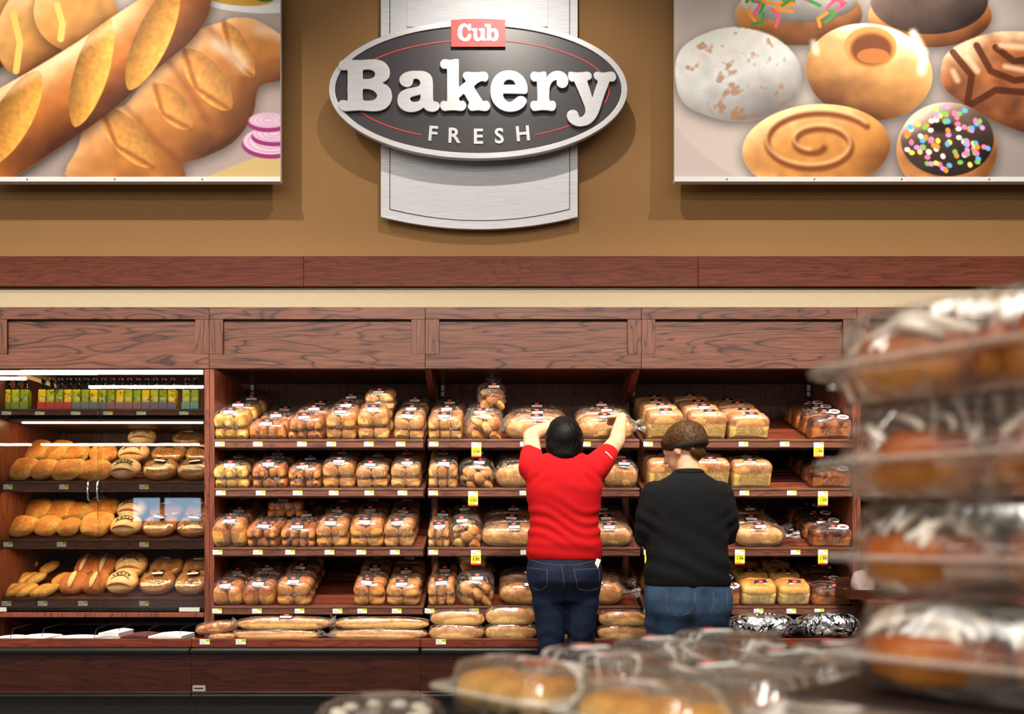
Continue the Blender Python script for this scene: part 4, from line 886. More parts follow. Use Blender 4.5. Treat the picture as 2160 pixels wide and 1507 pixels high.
for s, r0, r1, r2, yb in G:
    for row, rr in enumerate((r0, r1, r2)):
        cn = {}; tot = {}
        for it in rr: tot[it[0]] = tot.get(it[0], 0)+1
        for (kind, a, b, yt) in rr:
            q = cn.get(kind, 0); cn[kind] = q+1
            l_ = f"{KN[kind][1]}, {ROWN[row]}, {SHELF_NAME[s]} of glass-door case"
            if tot[kind] > 1: l_ += f", {ORD[q]} from left" if tot[kind] > 2 else (', left one' if q == 0 else ', right one')
            bare(kind, a, b, yt, yb-row*36, s, row, l_, lean={'ciab': .85, 'boule': .95, 'foca': .75, 'split': .8}[kind], yaw=-.25 if kind == 'ciab' and b < 200 else random.uniform(-.08, .08), name=KN[kind][0], seed=int(a)+s)
# torpedo rolls on the fourth shelf
TORP = super_mesh('torpedo_roll', YROLL, .07, .14, .056, .9, .8, 16, 12, .05, 4, 2)
tors = [(22, 1240, 0, -.5, 'lowest at the far left'), (40, 1247, 0, -.75, 'half buried near the left end'), (48, 1216, 1, -.6, 'upper one near the left end'), (66, 1226, 1, -.7, 'in the middle of the heap'), (66, 1196, 2, -.7, 'topmost at the back left'), (62, 1240, 0, -.55, 'front one left of the long pale roll'),
        (92, 1228, 0, -.55, 'long pale front one'), (82, 1204, 1, -.8, 'upper one behind the long pale roll'), (112, 1196, 2, -.4, 'small one at the back'), (108, 1240, 0, -.8, 'front one beside the split rolls'), (134, 1202, 1, -.2, 'upright one beside the split rolls'), (50, 1200, 2, -.5, 'back one under the topmost roll')]
zt, zb, yl = L0[3]
for px, py, row, yw, d_ in tors:
    along = .07+row*.13; D = D0+yl+.03+along; p = Vector((WX(px, D), yl+.03+along*math.cos(TILT), zt-.016+along*math.sin(TILT)+(0, .014, .034)[row]+.004))
    o = put('torpedo_roll', TORP, None, p, (TILT+.12, 0, yw)); tag(o, f'small yellow torpedo roll, {d_}', 'bread', 'torpedo rolls on the fourth shelf of the glass case')
# paper stacks in the bin below the glass doors
REDPAP = plain('maroon_paper', (96, 40, 34), .6)
Dp = D0+BASEY+.10
for a, b, n, m, rz, d_ in ((-8, 46, 4, WHITE, .05, 'loose white paper bags at the far left of the lower bin'), (42, 112, 5, WHITE, -.04, 'flat stack of white paper bags, second in the lower bin'), (116, 203, 4, WHITE, .06, 'sagging stack of white paper bags in the middle of the lower bin'), (225, 267, 10, WHITE, .0, 'tall neat stack of white paper slips in the lower bin'),
                           (270, 323, 7, REDPAP, .02, 'stack of maroon leaflets in the lower bin'), (328, 397, 7, WHITE, -.03, 'thick stack of white paper bags at the right of the lower bin')):
    t = thing('paper_stack', d_, 'paper', (WX((a+b)/2, Dp), Dp-D0, DECK_B+.0205), (0, 0, rz), 'paper stacks in the lower bin'); wd = WX(b, Dp)-WX(a, Dp)
    for q in range(n):
        j = random.uniform(-.004, .004); z = q*.0058; mb = MB(); v = []
        for xx in np.linspace(-.5, .5, 7): sag = .004*math.cos(xx*5)*(q/n); v.append((xx*wd+j, -.09+j, z+sag)); v.append((xx*wd+j, .09+j, z+sag))
        v += [(x, y, zz+.0046) for x, y, zz in v]; f = []
        for k in range(6): f += [(2*k, 2*k+1, 2*k+3, 2*k+2), (14+2*k, 14+2*k+2, 14+2*k+3, 14+2*k+1), (2*k, 2*k+2, 14+2*k+2, 14+2*k), (2*k+1, 14+2*k+1, 14+2*k+3, 2*k+3)]
        f += [(0, 14, 15, 1), (12, 13, 27, 26)]; mb.add(v, f); obj('sheet', mb, m, t)
for px in (55, 118, 226, 272, 335, 400): obj('wire_divider', MB().tube([(WX(px, Dp+.1)-c0.location.x, Dp-D0-.06, DECK_B+.02), (WX(px, Dp+.1)-c0.location.x, Dp-D0-.02, DECK_B+.09), (WX(px, Dp+.1)-c0.location.x, Dp-D0+.25, DECK_B+.1)], .0018, 6), DARK, c0)
# ---------------------------------------------------------------- sale tags
ORANGE = plain('orange_print', (226, 110, 40), .6)
SALEM = {}
def sale_tag(px, py0, price, label, D):
    t = thing('sale_tag', label, 'price tag', (WX(px, D), D-D0-.008, WZ(py0, D)), (0.04, 0, random.uniform(-.03, .03)), 'yellow sale tags on the shelf lips')
    mb = MB(); mb.box((-.0275, 0, -.028), (.0275, .0008, 0), 0); mb.box((.004, -.0004, -.013), (.0272, 0, -.0005), 1); mb.box((-.024, -.0003, -.021), (.002, 0, -.0185), 4)
    mb.box((-.0275, 0, -.075), (.0275, .0008, -.028), 2); mb.box((-.0275, 0, -.083), (.0275, .0008, -.075), 3); mb.box((.01, -.0003, -.0735), (.0262, 0, -.063), 0); mb.box((-.022, -.0003, -.07), (.006, 0, -.067), 5)
    obj('tag_card', mb, [WHITE, LIME, YELLOW, REDP, GREYINK, ORANGE], t)
    for txt, sz, z, m, bd in (('Sale!', .0165, -.034, ORANGE, .0004), (price, .0235, -.051, INK, .0005)):
        if (txt, sz) not in SALEM: me = text_mesh(txt, sz, m, .0001, bold=bd); me.transform(Matrix.Rotation(PI/2, 4, 'X')); SALEM[(txt, sz)] = me
        put('tag_lettering', SALEM[(txt, sz)], t, (0, -.0006, z))
for px, py, pr, d_ in ((1005, 934, '3.00', 'top shelf of middle open case'), (998, 1037, '3.00', 'second shelf of middle open case'), (1004, 1161, '3.00', 'third shelf of middle open case'),
                       (1726, 934, '1.99', 'top shelf, at the raisin loaves'), (1735, 1037, '1.99', 'second shelf, at the raisin loaves'), (1735, 1160, '1.99', 'third shelf, at the raisin loaves'), (1560, 1160, '1.99', 'third shelf, right of the black sweater'), (1370, 1160, '1.99', 'third shelf, left of the black sweater')):
    sale_tag(px, py, pr, f'yellow sale tag reading {pr}, {d_}', D0-.022 if py > 1100 else D0-.002)
# small side bin at the right end post
t = thing('side_bin', 'small dark wooden side bin at right end of cases beside the pastry boxes', 'bin', Wp(1800, 1262, D0-.12))
mb = MB(); M = Matrix.Rotation(0, 4, 'X'); w_ = .10
mb.box((-.06, -.1, 0), (.16, .12, .012)); mb.box((-.06, -.1, .012), (-.048, .12, .05)); mb.box((.148, -.1, .012), (.16, .12, .11)); mb.box((-.048, .108, .012), (.148, .12, .11)); mb.box((-.048, -.1, .012), (.148, -.088, .05))
obj('bin_box', mb, W_BASE, t)
o = put('snack_bag', super_mesh('snack_bag', plain('pink_white_bag', (214, 190, 186), .4, 0, .4, .25, .3, 24), .12, .1, .14, .8, .8, 20, 12, .12, 3, 4), None, t.location+Vector((.05, 0, .0125))); tag(o, 'crumpled pinkish white bag standing in the side bin', 'bag')
# ---------------------------------------------------------------- people
def fabric(name, rgb, dark=.75, scale=300, rough=.85, big=.0, sheen=.0):
    g = N(name); c = srgb(*rgb); b = g.bsdf(c, rough, 0, .2); v = g.coords(jitter=False); n = g.noise(v, scale, 2, .6); n2 = g.noise(v, 7, 3)
    c1 = g.ramp(n, [(.35, tuple(q*dark for q in c[:3])+(1,)), (.65, c)])
    if big: c1 = g.mix(big, c1, g.ramp(n2, [(.35, (.35, .35, .4, 1)), (.65, (1.5, 1.5, 1.5, 1))]), 'MULTIPLY')
    g.l(c1, b.inputs['Base Color']); g.l(g.bump(n, .25, .002), b.inputs['Normal']); MATS[name] = g.m; return g.m
def hairmat(name, rgb, hi, axis=(1, 1, .08), rough=.45):
    g = N(name); b = g.bsdf(None, rough, 0, .15); v = g.coords(scale=axis, jitter=False); n = g.noise(v, 150, 3, .6, .6); n2 = g.noise(v, 22, 3, .6, 1)
    c = g.ramp(n, [(.35, srgb(*rgb)), (.7, srgb(*hi))]); c = g.mix(.5, c, g.ramp(n2, [(.35, (.5, .5, .5, 1)), (.65, (1, 1, 1, 1))]), 'MULTIPLY')
    g.l(c, b.inputs['Base Color']); g.l(g.bump(n, .5, .003), b.inputs['Normal']); return g.m
g = N('skin'); b = g.bsdf(None, .5, 0, .35); v = g.coords(jitter=False); n = g.noise(v, 14, 3)
g.l(g.ramp(n, [(.3, srgb(206, 150, 116)), (.7, srgb(224, 172, 138))]), b.inputs['Base Color']); b.inputs['Subsurface Weight'].default_value = .08; SKIN = g.m
def ring(c, rx, ry, n=28, e=1.0, A=Vector((1, 0, 0)), B=Vector((0, 1, 0))):
    return [Vector(c)+A*(rx*float(sgnpow(math.cos(2*PI*k/n), e)))+B*(ry*float(sgnpow(math.sin(2*PI*k/n), e))) for k in range(n)]
def stack(mb, rows, e=.85):
    """horizontal rings: (z, half width, half depth, xc, yc)"""
    mb.rings([ring((r[3], r[4], r[0]), r[1], r[2], 28, e) for r in rows])
def limb(mb, pts, rad, n=16):
    """tapered limb through joints, rounded at both ends"""
    P = [Vector(p) for p in pts]; Q = []; R = []
    for i in range(len(P)-1):
        for t in (0, .25, .5, .75): Q.append(P[i].lerp(P[i+1], t)); R.append(rad[i]*(1-t)+rad[i+1]*t)
    Q.append(P[-1]); R.append(rad[-1])
    d0 = (Q[0]-Q[1]).normalized(); d1 = (Q[-1]-Q[-2]).normalized()
    Q = [Q[0]+d0*R[0]*.9, Q[0]+d0*R[0]*.6]+Q+[Q[-1]+d1*R[-1]*.6, Q[-1]+d1*R[-1]*.9]; R = [R[0]*.35, R[0]*.8]+R+[R[-1]*.8, R[-1]*.35]
    mb.tube(Q, R, n)
def blob(mb, c, r, M=None, n=20):
    v, f = superell(2*r[0], 2*r[1], 2*r[2], 1, 1, n, n//2); v = [q-Vector((0, 0, r[2])) for q in v]
    R3 = M.to_3x3() if M is not None else Matrix.Identity(3); mb.add([R3@q+Vector(c) for q in v], f, 0, True)
def hand(mb, wrist, d, up, side=1, s=1.0, curl=.5):
    """palm, four unequal bent fingers and a thumb leaving the side of the palm; up = back of the hand"""
    d = Vector(d).normalized(); up = (Vector(up)-d*Vector(up).dot(d)).normalized(); r = d.cross(up)*side; w_ = Vector(wrist)
    M = Matrix((r, d, up)).transposed()
    blob(mb, w_+d*.05*s, (.04*s, .055*s, .016*s), M)
    for k, (o, L) in enumerate(((-.028, .062), (-.0095, .074), (.0095, .07), (.027, .054))):
        a = w_+d*.088*s+r*o*s; p1 = a+(d*math.cos(curl*.6)-up*math.sin(curl*.6))*L*.45*s; p2 = p1+(d*math.cos(curl*1.5)-up*math.sin(curl*1.5))*L*.33*s; p3 = p2+(d*math.cos(curl*2.3)-up*math.sin(curl*2.3))*L*.25*s
        limb(mb, [a-d*.02*s, p1, p2, p3], [.0095*s, .009*s, .0082*s, .007*s], 8)
    a = w_+d*.03*s-r*.03*s; p1 = a+(d*.6-r*.75-up*.2).normalized()*.035*s; p2 = p1+(d*.85-r*.3-up*.4).normalized()*.03*s
    limb(mb, [a, p1, p2], [.012*s, .0105*s, .0085*s], 8)
def head(mb, c, M, s=1.0):
    """skull, jaw, brow, nose, lips, ears, neck side omitted; faces local +y"""
    T = lambda q: Vector(c)+(M.to_3x3()@Vector(q))*s
    blob(mb, T((0, -.01, .02)), (.076*s, .094*s, .1*s), M, 24); blob(mb, T((0, .03, -.045)), (.056*s, .06*s, .068*s), M); blob(mb, T((0, .055, -.085)), (.026*s, .024*s, .022*s), M, 12)
    limb(mb, [T((0, .085, .012)), T((0, .108, -.025))], [.008*s, .014*s], 8); blob(mb, T((0, .088, -.055)), (.024*s, .01*s, .008*s), M, 12); blob(mb, T((0, .078, .022)), (.05*s, .014*s, .009*s), M, 12)
    for q in (-1, 1): blob(mb, T((q*.078, -.012, -.012)), (.01*s, .02*s, .032*s), M, 14); blob(mb, T((q*.03, .074, .004)), (.014*s, .014*s, .011*s), M, 10)
def fused(name, mb, voxel, mat, parent, smooth=6, disp=None):
    """merge overlapping solids into one continuous smooth surface"""
    me = mb.mesh(name, mat); o = bpy.data.objects.new('t', me); COL.objects.link(o)
    m = o.modifiers.new('r', 'REMESH'); m.mode = 'VOXEL'; m.voxel_size = voxel
    m = o.modifiers.new('s', 'SMOOTH'); m.iterations = smooth; m.factor = .5
    out = bpy.data.meshes.new_from_object(o.evaluated_get(bpy.context.evaluated_depsgraph_get())); bpy.data.objects.remove(o); bpy.data.meshes.remove(me)
    out.name = name; out.materials.clear(); out.materials.append(mat)
    if disp:
        n = len(out.vertices); co = np.zeros(n*3); no = np.zeros(n*3); out.vertices.foreach_get('co', co); out.vertex_normals.foreach_get('vector', no)
        co = co.reshape(-1, 3); no = no.reshape(-1, 3); co += no*disp(co)[:, None]; out.vertices.foreach_set('co', co.ravel())
    out.polygons.foreach_set('use_smooth', [True]*len(out.polygons)); out.update()
    return put(name, out, parent)
def seam(name, target, pts, mat, parent, r=.0012, step=.01, back=True):
    """stitched line laid on a garment's back surface"""
    me = target.data; bv = BVHTree.FromPolygons([v.co for v in me.vertices], [p.vertices[:] for p in me.polygons]); P = []
    for (xa, za), (xb, zb) in zip(pts[:-1], pts[1:]):
        n = max(2, int(math.hypot(xb-xa, zb-za)/step))
        for k in range(n+1):
            h = bv.ray_cast(Vector((xa+(xb-xa)*k/n, -2, za+(zb-za)*k/n)), Vector((0, 1, 0)))
            if h[0] is not None: P.append(h[0]+h[1]*r*.4)
    if len(P) > 1: obj(name, MB().tube(P, r, 6), mat, parent)
STITCH = plain('jean_stitch', (112, 92, 74), .8); SHOE = plain('shoe_leather', (34, 30, 30), .5)
def gauss(a, m, s): return np.exp(-((a-m)/s)**2)
def shoes(t, xs):
    for x in xs:
        mb = MB(); blob(mb, (x, .07, .05), (.048, .14, .05)); blob(mb, (x, -.02, .07), (.042, .06, .06)); mb.box((x-.046, -.07, 0), (x+.046, .2, .022)); fused('shoe', mb, .008, SHOE, t, 4)
# --- woman in red, reaching up to the top shelf
D1 = 4.1; PX1 = 1190
t = thing('person', 'person in red T-shirt and dark jeans reaching up to the top shelf', 'person', (WX(PX1, D1), D1-D0, 0))
SHL, ELL, WRL = (-.15, 0, 1.45), (-.155, .25, 1.64), (-.045, .43, 1.715)
SHR, ELR, WRR = (.15, 0, 1.45), (.285, .2, 1.605), (.345, .44, 1.765)
mb = MB()
stack(mb, [(.82, .13, .085, 0, 0), (.95, .16, .11, 0, 0), (1.08, .155, .11, 0, 0), (1.2, .145, .1, 0, 0), (1.35, .16, .105, 0, 0), (1.45, .15, .09, 0, 0), (1.5, .06, .06, 0, .005), (1.56, .052, .055, 0, .01)])
for SH, EL, WR, sd_ in ((SHL, ELL, WRL, -1), (SHR, ELR, WRR, 1)):
    limb(mb, [SH, EL, Vector(EL).lerp(Vector(WR), .35), WR], [.052, .042, .040, .027])
hand(mb, WRL, (.5, .75, -.05), (-.2, .1, 1), -1, 1.0, .55); hand(mb, WRR, (-.25, .85, .1), (.1, 0, 1), 1, 1.0, .55)
for x in (-.072, .085): limb(mb, [(x, 0, .84), (x, .01, .48), (x, -.01, .1)], [.068, .048, .038]); blob(mb, (x, .06, .045), (.038, .11, .035))
head(mb, (.0, .03, 1.578), Matrix.Rotation(.62, 4, 'X'), 1.0)
fused('body', mb, .0075, SKIN, t, 5)
RED = fabric('red_cotton', (196, 12, 20), .82)
mb = MB()
stack(mb, [(1.0, .18, .125, 0, -.005), (1.03, .187, .132, 0, -.005), (1.08, .184, .135, 0, -.005), (1.12, .179, .13, 0, -.0), (1.20, .167, .12, 0, 0), (1.28, .182, .126, 0, 0), (1.353, .188, .128, 0, 0), (1.423, .183, .118, 0, 0), (1.475, .165, .1, 0, 0), (1.512, .115, .08, 0, .0), (1.535, .07, .065, 0, .005)], .8)
limb(mb, [(-.125, 0, 1.425), (-.155, .02, 1.455), (-.158, .13, 1.535)], [.075, .072, .056]); limb(mb, [(.125, 0, 1.425), (.16, .02, 1.46), (.225, .115, 1.53)], [.075, .072, .058])
def wr1(c):
    x, y, z = c.T
    f = .0045*np.sin(z*115+9*np.sin(x*6+.6)+2.2*np.sin(x*19))*gauss(z, 1.17, .085)
    f += .003*np.sin(z*70+14*x)*gauss(z, 1.04, .04)
    f += .004*np.sin((np.abs(x)*.9+z)*95+2*np.sin(x*11))*gauss(np.abs(x), .135, .05)*gauss(z, 1.43, .06)
    f += .002*np.sin(z*60+np.sin(x*13)*3)*gauss(z, 1.3, .08)
    return f
sh = fused('shirt', mb, .0085, RED, t, 5, wr1)
WHT = plain('white_thread', (235, 225, 222), .7)
limb_pts = [(.2+.012*k, -.0, 0) for k in range(4)]
seam('collar_seam', sh, [(-.055, 1.522), (-.03, 1.512), (0, 1.508), (.03, 1.512), (.055, 1.522)], RED, sh, .0035)
bvp = BVHTree.FromPolygons([v.co for v in sh.data.vertices], [p.vertices[:] for p in sh.data.polygons]); P = []
for k in range(7):
    h = bvp.ray_cast(Vector((.205+.006*k, -2, 1.532-.006*k)), Vector((0, 1, 0)))
    if h[0] is not None: P.append(h[0]+h[1]*.001)
if len(P) > 1: obj('sleeve_lettering', MB().tube(P, .0032, 6), WHT, sh)
def denim(name, rgb, big): return fabric(name, rgb, .55, 420, .8, big)
JN = denim('dark_denim', (26, 36, 60), .85)
mb = MB()
stack(mb, [(1.045, .168, .115, 0, 0), (1.0, .178, .125, 0, -.005), (.95, .187, .142, 0, -.018), (.90, .184, .145, 0, -.02), (.85, .17, .125, .004, -.008), (.80, .15, .1, .006, 0)], .85)
for x, a, b_ in ((-.075, -.07, -.066), (.087, .084, .082)): limb(mb, [(x, -.005, .86), (a, -.005, .72), (b_, 0, .60), (b_, .01, .46), (b_, -.01, .3), (b_, -.02, .1)], [.092, .077, .066, .06, .058, .055])
def wr2(c):
    x, y, z = c.T
    return .003*np.sin(z*80+10*np.abs(x))*gauss(z, .80, .05)+.0032*np.sin(z*95+5*np.sin(x*20))*gauss(z, .57, .1)-.006*gauss(x, .006, .012)*(z > .8)*(z < .98)*(y < 0)
jn = fused('jeans', mb, .0085, JN, t, 4, wr2)
k = D1/F; q = lambda px, py: ((px-PX1)*k, CH+(HY-py)*k)
for pts in ([q(1116, 1180), q(1140, 1187), q(1176, 1191), q(1215, 1190), q(1250, 1182)], [q(1180, 1191), q(1184, 1215), q(1186, 1235)], [q(1112, 1197), q(1151, 1200), q(1151, 1232), q(1138, 1244), q(1122, 1238)], [q(1205, 1200), q(1258, 1198), q(1262, 1238), q(1238, 1244), q(1214, 1240), q(1205, 1200)]): seam('stitching', jn, pts, STITCH, jn, .0012)
bj = BVHTree.FromPolygons([v.co for v in jn.data.vertices], [p.vertices[:] for p in jn.data.polygons])
x, z = q(1176, 1174); h = bj.ray_cast(Vector((x, -2, z)), Vector((0, 1, 0)))
if h[0] is not None: obj('belt_loop', MB().bbox((x-.004, h[0].y-.005, z-.014), (x+.004, h[0].y+.003, z+.02), .001), JN, jn)
x, z = q(1254, 1189); h = bj.ray_cast(Vector((x, -2, z)), Vector((0, 1, 0)))
o = obj('paper_slip', MB().box((-.011, -.003, -.035), (.011, 0, .03)), WHITE, None, (t.location.x+x, t.location.y+(h[0].y if h[0] else -.12)-.004, z-.004), (0, .35, 0)); tag(o, 'white slip of paper tucked in the back pocket of the dark jeans', 'paper')
shoes(t, (-.066, .082))
BLK = hairmat('black_hair', (5, 4, 4), (15, 12, 11), rough=.5)
mb = MB(); HM = Matrix.Rotation(.5, 4, 'X')
HM = Matrix.Rotation(.62, 4, 'X'); T = lambda v: Vector((.0, .03, 1.578))+(HM.to_3x3()@Vector(v))
blob(mb, T((0, -.022, .03)), (.095, .102, .106), HM, 28); blob(mb, T((0, .02, .07)), (.076, .07, .06), HM, 24); blob(mb, (.0, -.035, 1.55), (.092, .066, .075), None, 24); blob(mb, (0, -.05, 1.515), (.074, .052, .05))
fused('hair', mb, .007, BLK, t, 6, lambda c: .0016*np.sin(c[:, 0]*330+9*np.sin(c[:, 2]*31)+4*np.sin(c[:, 1]*45)))
# --- person in black sweater, looking down to the left
D2 = 4.0; PX2 = 1449
t = thing('person', 'person in black sweater, blue jeans and hair net facing the shelves', 'person', (WX(PX2, D2), D2-D0, 0))
HM = Matrix.Rotation(.86, 4, 'Z') @ Matrix.Rotation(-.32, 4, 'X'); HC = (-.012, .05, 1.535)
mb = MB()
stack(mb, [(.66, .14, .1, 0, 0), (.8, .18, .12, 0, 0), (.95, .17, .12, 0, 0), (1.1, .165, .11, 0, 0), (1.25, .17, .105, 0, 0), (1.34, .15, .09, 0, 0), (1.39, .07, .065, .005, .0), (1.43, .056, .058, .008, .01), (1.50, .054, .056, .004, .03)])
AL = [(-.165, 0, 1.315), (-.195, .02, 1.12), (-.09, .26, 1.13)]; AR = [(.165, 0, 1.315), (.2, .02, 1.13), (.08, .27, 1.15)]
for A in (AL, AR): limb(mb, A, [.05, .042, .028])
hand(mb, AL[2], (.5, .8, .1), (-.3, .2, 1), -1); hand(mb, AR[2], (-.5, .8, .1), (.3, .2, 1), 1)
for x in (-.095, .09): limb(mb, [(x, 0, .7), (x, .01, .44), (x, -.01, .1)], [.085, .055, .042]); blob(mb, (x, .06, .045), (.04, .115, .036))
head(mb, HC, HM, .98)
fused('body', mb, .0075, SKIN, t, 4)
SWT = fabric('black_knit', (20, 20, 22), .6, 350, .9)
mb = MB()
stack(mb, [(.872, .19, .135, 0, -.005), (.89, .206, .147, 0, -.005), (.93, .204, .148, 0, -.008), (.99, .2, .142, 0, -.005), (1.075, .19, .13, 0, 0), (1.188, .192, .124, 0, 0), (1.27, .197, .122, 0, 0), (1.335, .185, .112, 0, 0), (1.38, .14, .095, .002, 0), (1.412, .085, .078, .006, .005), (1.436, .066, .068, .008, .01)], .8)
for A in (AL, AR): limb(mb, [(A[0][0]*.92, 0, A[0][2]), (A[0][0]*1.08, .0, 1.23), A[1], A[2]], [.072, .066, .058, .042])
def wr3(c):
    x, y, z = c.T
    f = .005*np.sin(z*60+12*x+3*np.sin(x*9))*gauss(z, .97, .06)+.004*np.sin((z-.7*np.abs(x))*85)*gauss(np.abs(x), .2, .06)*gauss(z, 1.17, .1)
    return f+.003*np.sin(z*220)*(z > 1.415)*gauss(x, 0, .08)+.003*np.sin((z+.6*x)*48)*gauss(z, 1.1, .1)
sw = fused('sweater', mb, .0085, SWT, t, 5, wr3)
k = D2/F; q = lambda px, py: ((px-PX2)*k, CH+(HY-py)*k)
seam('sleeve_seam', sw, [q(1378, 1025), q(1402, 1060), q(1408, 1110)], SWT, sw, .0013); seam('collar_rib', sw, [q(1425, 997), q(1452, 1000), q(1480, 997)], SWT, sw, .004)
seam('hem_logo', sw, [q(1528, 1211), q(1533, 1214), q(1538, 1213)], WHT, sw, .0016)
JB = denim('blue_denim', (58, 80, 108), .8)
mb = MB()
stack(mb, [(.93, .18, .125, 0, 0), (.88, .2, .14, 0, -.008), (.82, .209, .158, 0, -.02), (.76, .206, .158, 0, -.02), (.70, .19, .13, 0, -.008), (.66, .16, .1, 0, 0)], .85)
for x, b_ in ((-.098, -.1), (.092, .095)): limb(mb, [(x, -.005, .72), (x, 0, .58), (b_, .01, .44), (b_, -.01, .28), (b_, -.02, .09)], [.108, .09, .072, .066, .062])
jb = fused('jeans', mb, .009, JB, t, 4, lambda c: .004*np.sin(c[:, 2]*70+16*c[:, 0])*gauss(c[:, 2], .69, .06)-.009*gauss(c[:, 0], 0, .014)*(c[:, 2] > .68)*(c[:, 2] < .9)*(c[:, 1] < 0))
for pts in ([q(1396, 1244), q(1392, 1272), q(1400, 1290), q(1420, 1294), q(1440, 1284), q(1446, 1270), q(1452, 1246)], [q(1488, 1246), q(1487, 1270), q(1480, 1290)], [q(1520, 1244), q(1518, 1272), q(1526, 1290)]): seam('stitching', jb, pts, STITCH, jb, .0013)
shoes(t, (-.1, .095))
BRN = hairmat('brown_hair', (46, 28, 14), (104, 70, 36), (1, 1, .5))
T = lambda v: Vector(HC)+(HM.to_3x3()@Vector(v))
mb = MB(); blob(mb, T((0, -.03, .045)), (.097, .106, .088), HM, 28); blob(mb, T((0, -.062, .02)), (.088, .074, .066), HM, 24); blob(mb, T((0, .02, .05)), (.085, .07, .06), HM, 24)
hr = fused('hair', mb, .007, BRN, t, 4, lambda c: .002*np.sin(c[:, 0]*190+8*np.sin(c[:, 2]*55)+6*np.sin(c[:, 1]*80)))
mb = MB(); blob(mb, T((0, -.072, -.035)), (.062, .032, .045), HM, 20); fused('nape_hair', mb, .006, BRN, t, 3, lambda c: .003*np.sin(c[:, 0]*120+c[:, 2]*90))
NET = plain('hair_net_band', (24, 18, 14), .7)
R = []; A, B, Nn = HM.to_3x3()@Vector((1, 0, 0)), HM.to_3x3()@Vector((0, 1, .12)).normalized(), HM.to_3x3()@Vector((0, -.12, 1)).normalized()
P = [T((0, -.034, .002))+A*(.0905*math.cos(2*PI*k/40))+B*(.1*math.sin(2*PI*k/40)) for k in range(40)]
mb = MB(); mb.rings([[p+Nn*.014 for p in P], [p*1.0+(p-T((0, -.034, 0))).normalized()*.003 for p in P], [p-Nn*.012-(p-T((0, -.034, 0))).normalized()*.006 for p in P]], 0, False); obj('hair_net_band', mb, NET, t)
# ---------------------------------------------------------------- foreground: pastry table
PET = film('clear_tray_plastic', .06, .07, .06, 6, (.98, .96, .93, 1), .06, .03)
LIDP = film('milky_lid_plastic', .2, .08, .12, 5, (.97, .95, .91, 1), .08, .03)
PASTRY = crust('glazed_pastry', (168, 90, 38), (204, 138, 66), (100, 46, 20), .35, nscale=14, contrast=1.4)
ICING = plain('white_icing', (236, 226, 212), .4, 0, .5, .06)
YCAKE = crust('yellow_cake', (226, 178, 60), (222, 190, 80), (190, 130, 40), nscale=18)
BCAKE = crust('brown_cookie', (196, 140, 92), (210, 164, 112), (140, 88, 54), nscale=24, contrast=1.4)
TABLE = plain('dark_table', (30, 20, 17), .45, 0, .4, .2)
def shell(w_, d_, h_, rib=6, rim=.016, up=True, inset=.018, n=120):
    """ribbed clear half-shell with a rim flange; opens towards its rim"""
    rings = []
    def rr(k_, z, e=.28, rb=0):
        out = []
        for i in range(n):
            u = 2*PI*i/n; x, y = float(sgnpow(math.cos(u), e)), float(sgnpow(math.sin(u), e)); f = 1+rb*math.cos(2*PI*i/n*10)
            out.append(Vector((x*(w_/2+k_)*f, y*(d_/2+k_)*f, z)))
        return out
    s = 1 if up else -1
    rings = [rr(rim, 0), rr(rim, .002*s), rr(.0, .003*s), rr(-inset*.3, h_*.22*s, .3, .016), rr(-inset*.75, h_*.84*s, .32, .016), rr(-inset, h_*.94*s, .36), rr(-inset-.012, h_*s, .42), rr(-inset-.03, h_*s, .5)]
    mb = MB(); mb.rings(rings, 0, False); nn = len(mb.v); mb.f.append(tuple(range(nn-n, nn))); mb.mi.append(0); mb.sm.append(True); return mb
def danish_mesh(seed):
    mb = MB(); rg = random.Random(seed); rings = []
    for j in range(26):
        th = j*.5; r = .012+.0022*j; rings.append((Vector((r*math.cos(th), r*math.sin(th), .018+.012*(1-j/26))), .0135))
    mb.tube([p for p, _ in rings], [r for _, r in rings], 8); v, f = superell(.125, .125, .03, .8, 1, 20, 8, .1, seed); mb.add(v, f, 0, True)
    for k in range(5): a = k*1.26+rg.random(); blob(mb, (.036*math.cos(a), .036*math.sin(a), .024+rg.uniform(-.004, .006)), (.022, .017, .013), Matrix.Rotation(a, 4, 'Z'), 10)
    return mb.mesh('pastry', PASTRY)
def icing_mesh(seed):
    mb = MB(); rg = random.Random(seed)
    for k in range(4):
        y = -.04+k*.026; P = [(x, y+.012*math.sin(x*60+k), .043-4.5*(x*x+y*y)+.002) for x in np.linspace(-.05, .05, 9)]
        mb.tube(P, [.0022+.0016*rg.random() for _ in P], 6)
    for k in range(6): blob(mb, (rg.uniform(-.045, .045), -.05+rg.uniform(-.006, .01), .016+rg.uniform(-.004, .012)), (.009, .005, .014), None, 8)
    return mb.mesh('icing', ICING)
g_ = N('frosted_rim'); g_.bsdf(srgb(214, 206, 194), .3, 0, .5); g_.b.inputs['Alpha'].default_value = .26; RIMP = g_.m
def rim_mesh(w_, d_, n=64):
    r = lambda k_, z: [Vector((float(sgnpow(math.cos(2*PI*i/n), .28))*(w_/2+k_), float(sgnpow(math.sin(2*PI*i/n), .28))*(d_/2+k_), z)) for i in range(n)]
    return MB().rings([r(.0, -.003), r(.018, -.003), r(.02, .0), r(.018, .004), r(.0, .004)], 0, False).mesh('rim', RIMP)
RIMM = rim_mesh(.30, .26); RIML = rim_mesh(.178, .118)
DAN = [danish_mesh(k) for k in range(3)]; ICE = [icing_mesh(k) for k in range(3)]
LIDM = shell(.30, .26, .062).mesh('lid', PET); TRAYM = shell(.30, .26, .04, up=False).mesh('tray', PET)
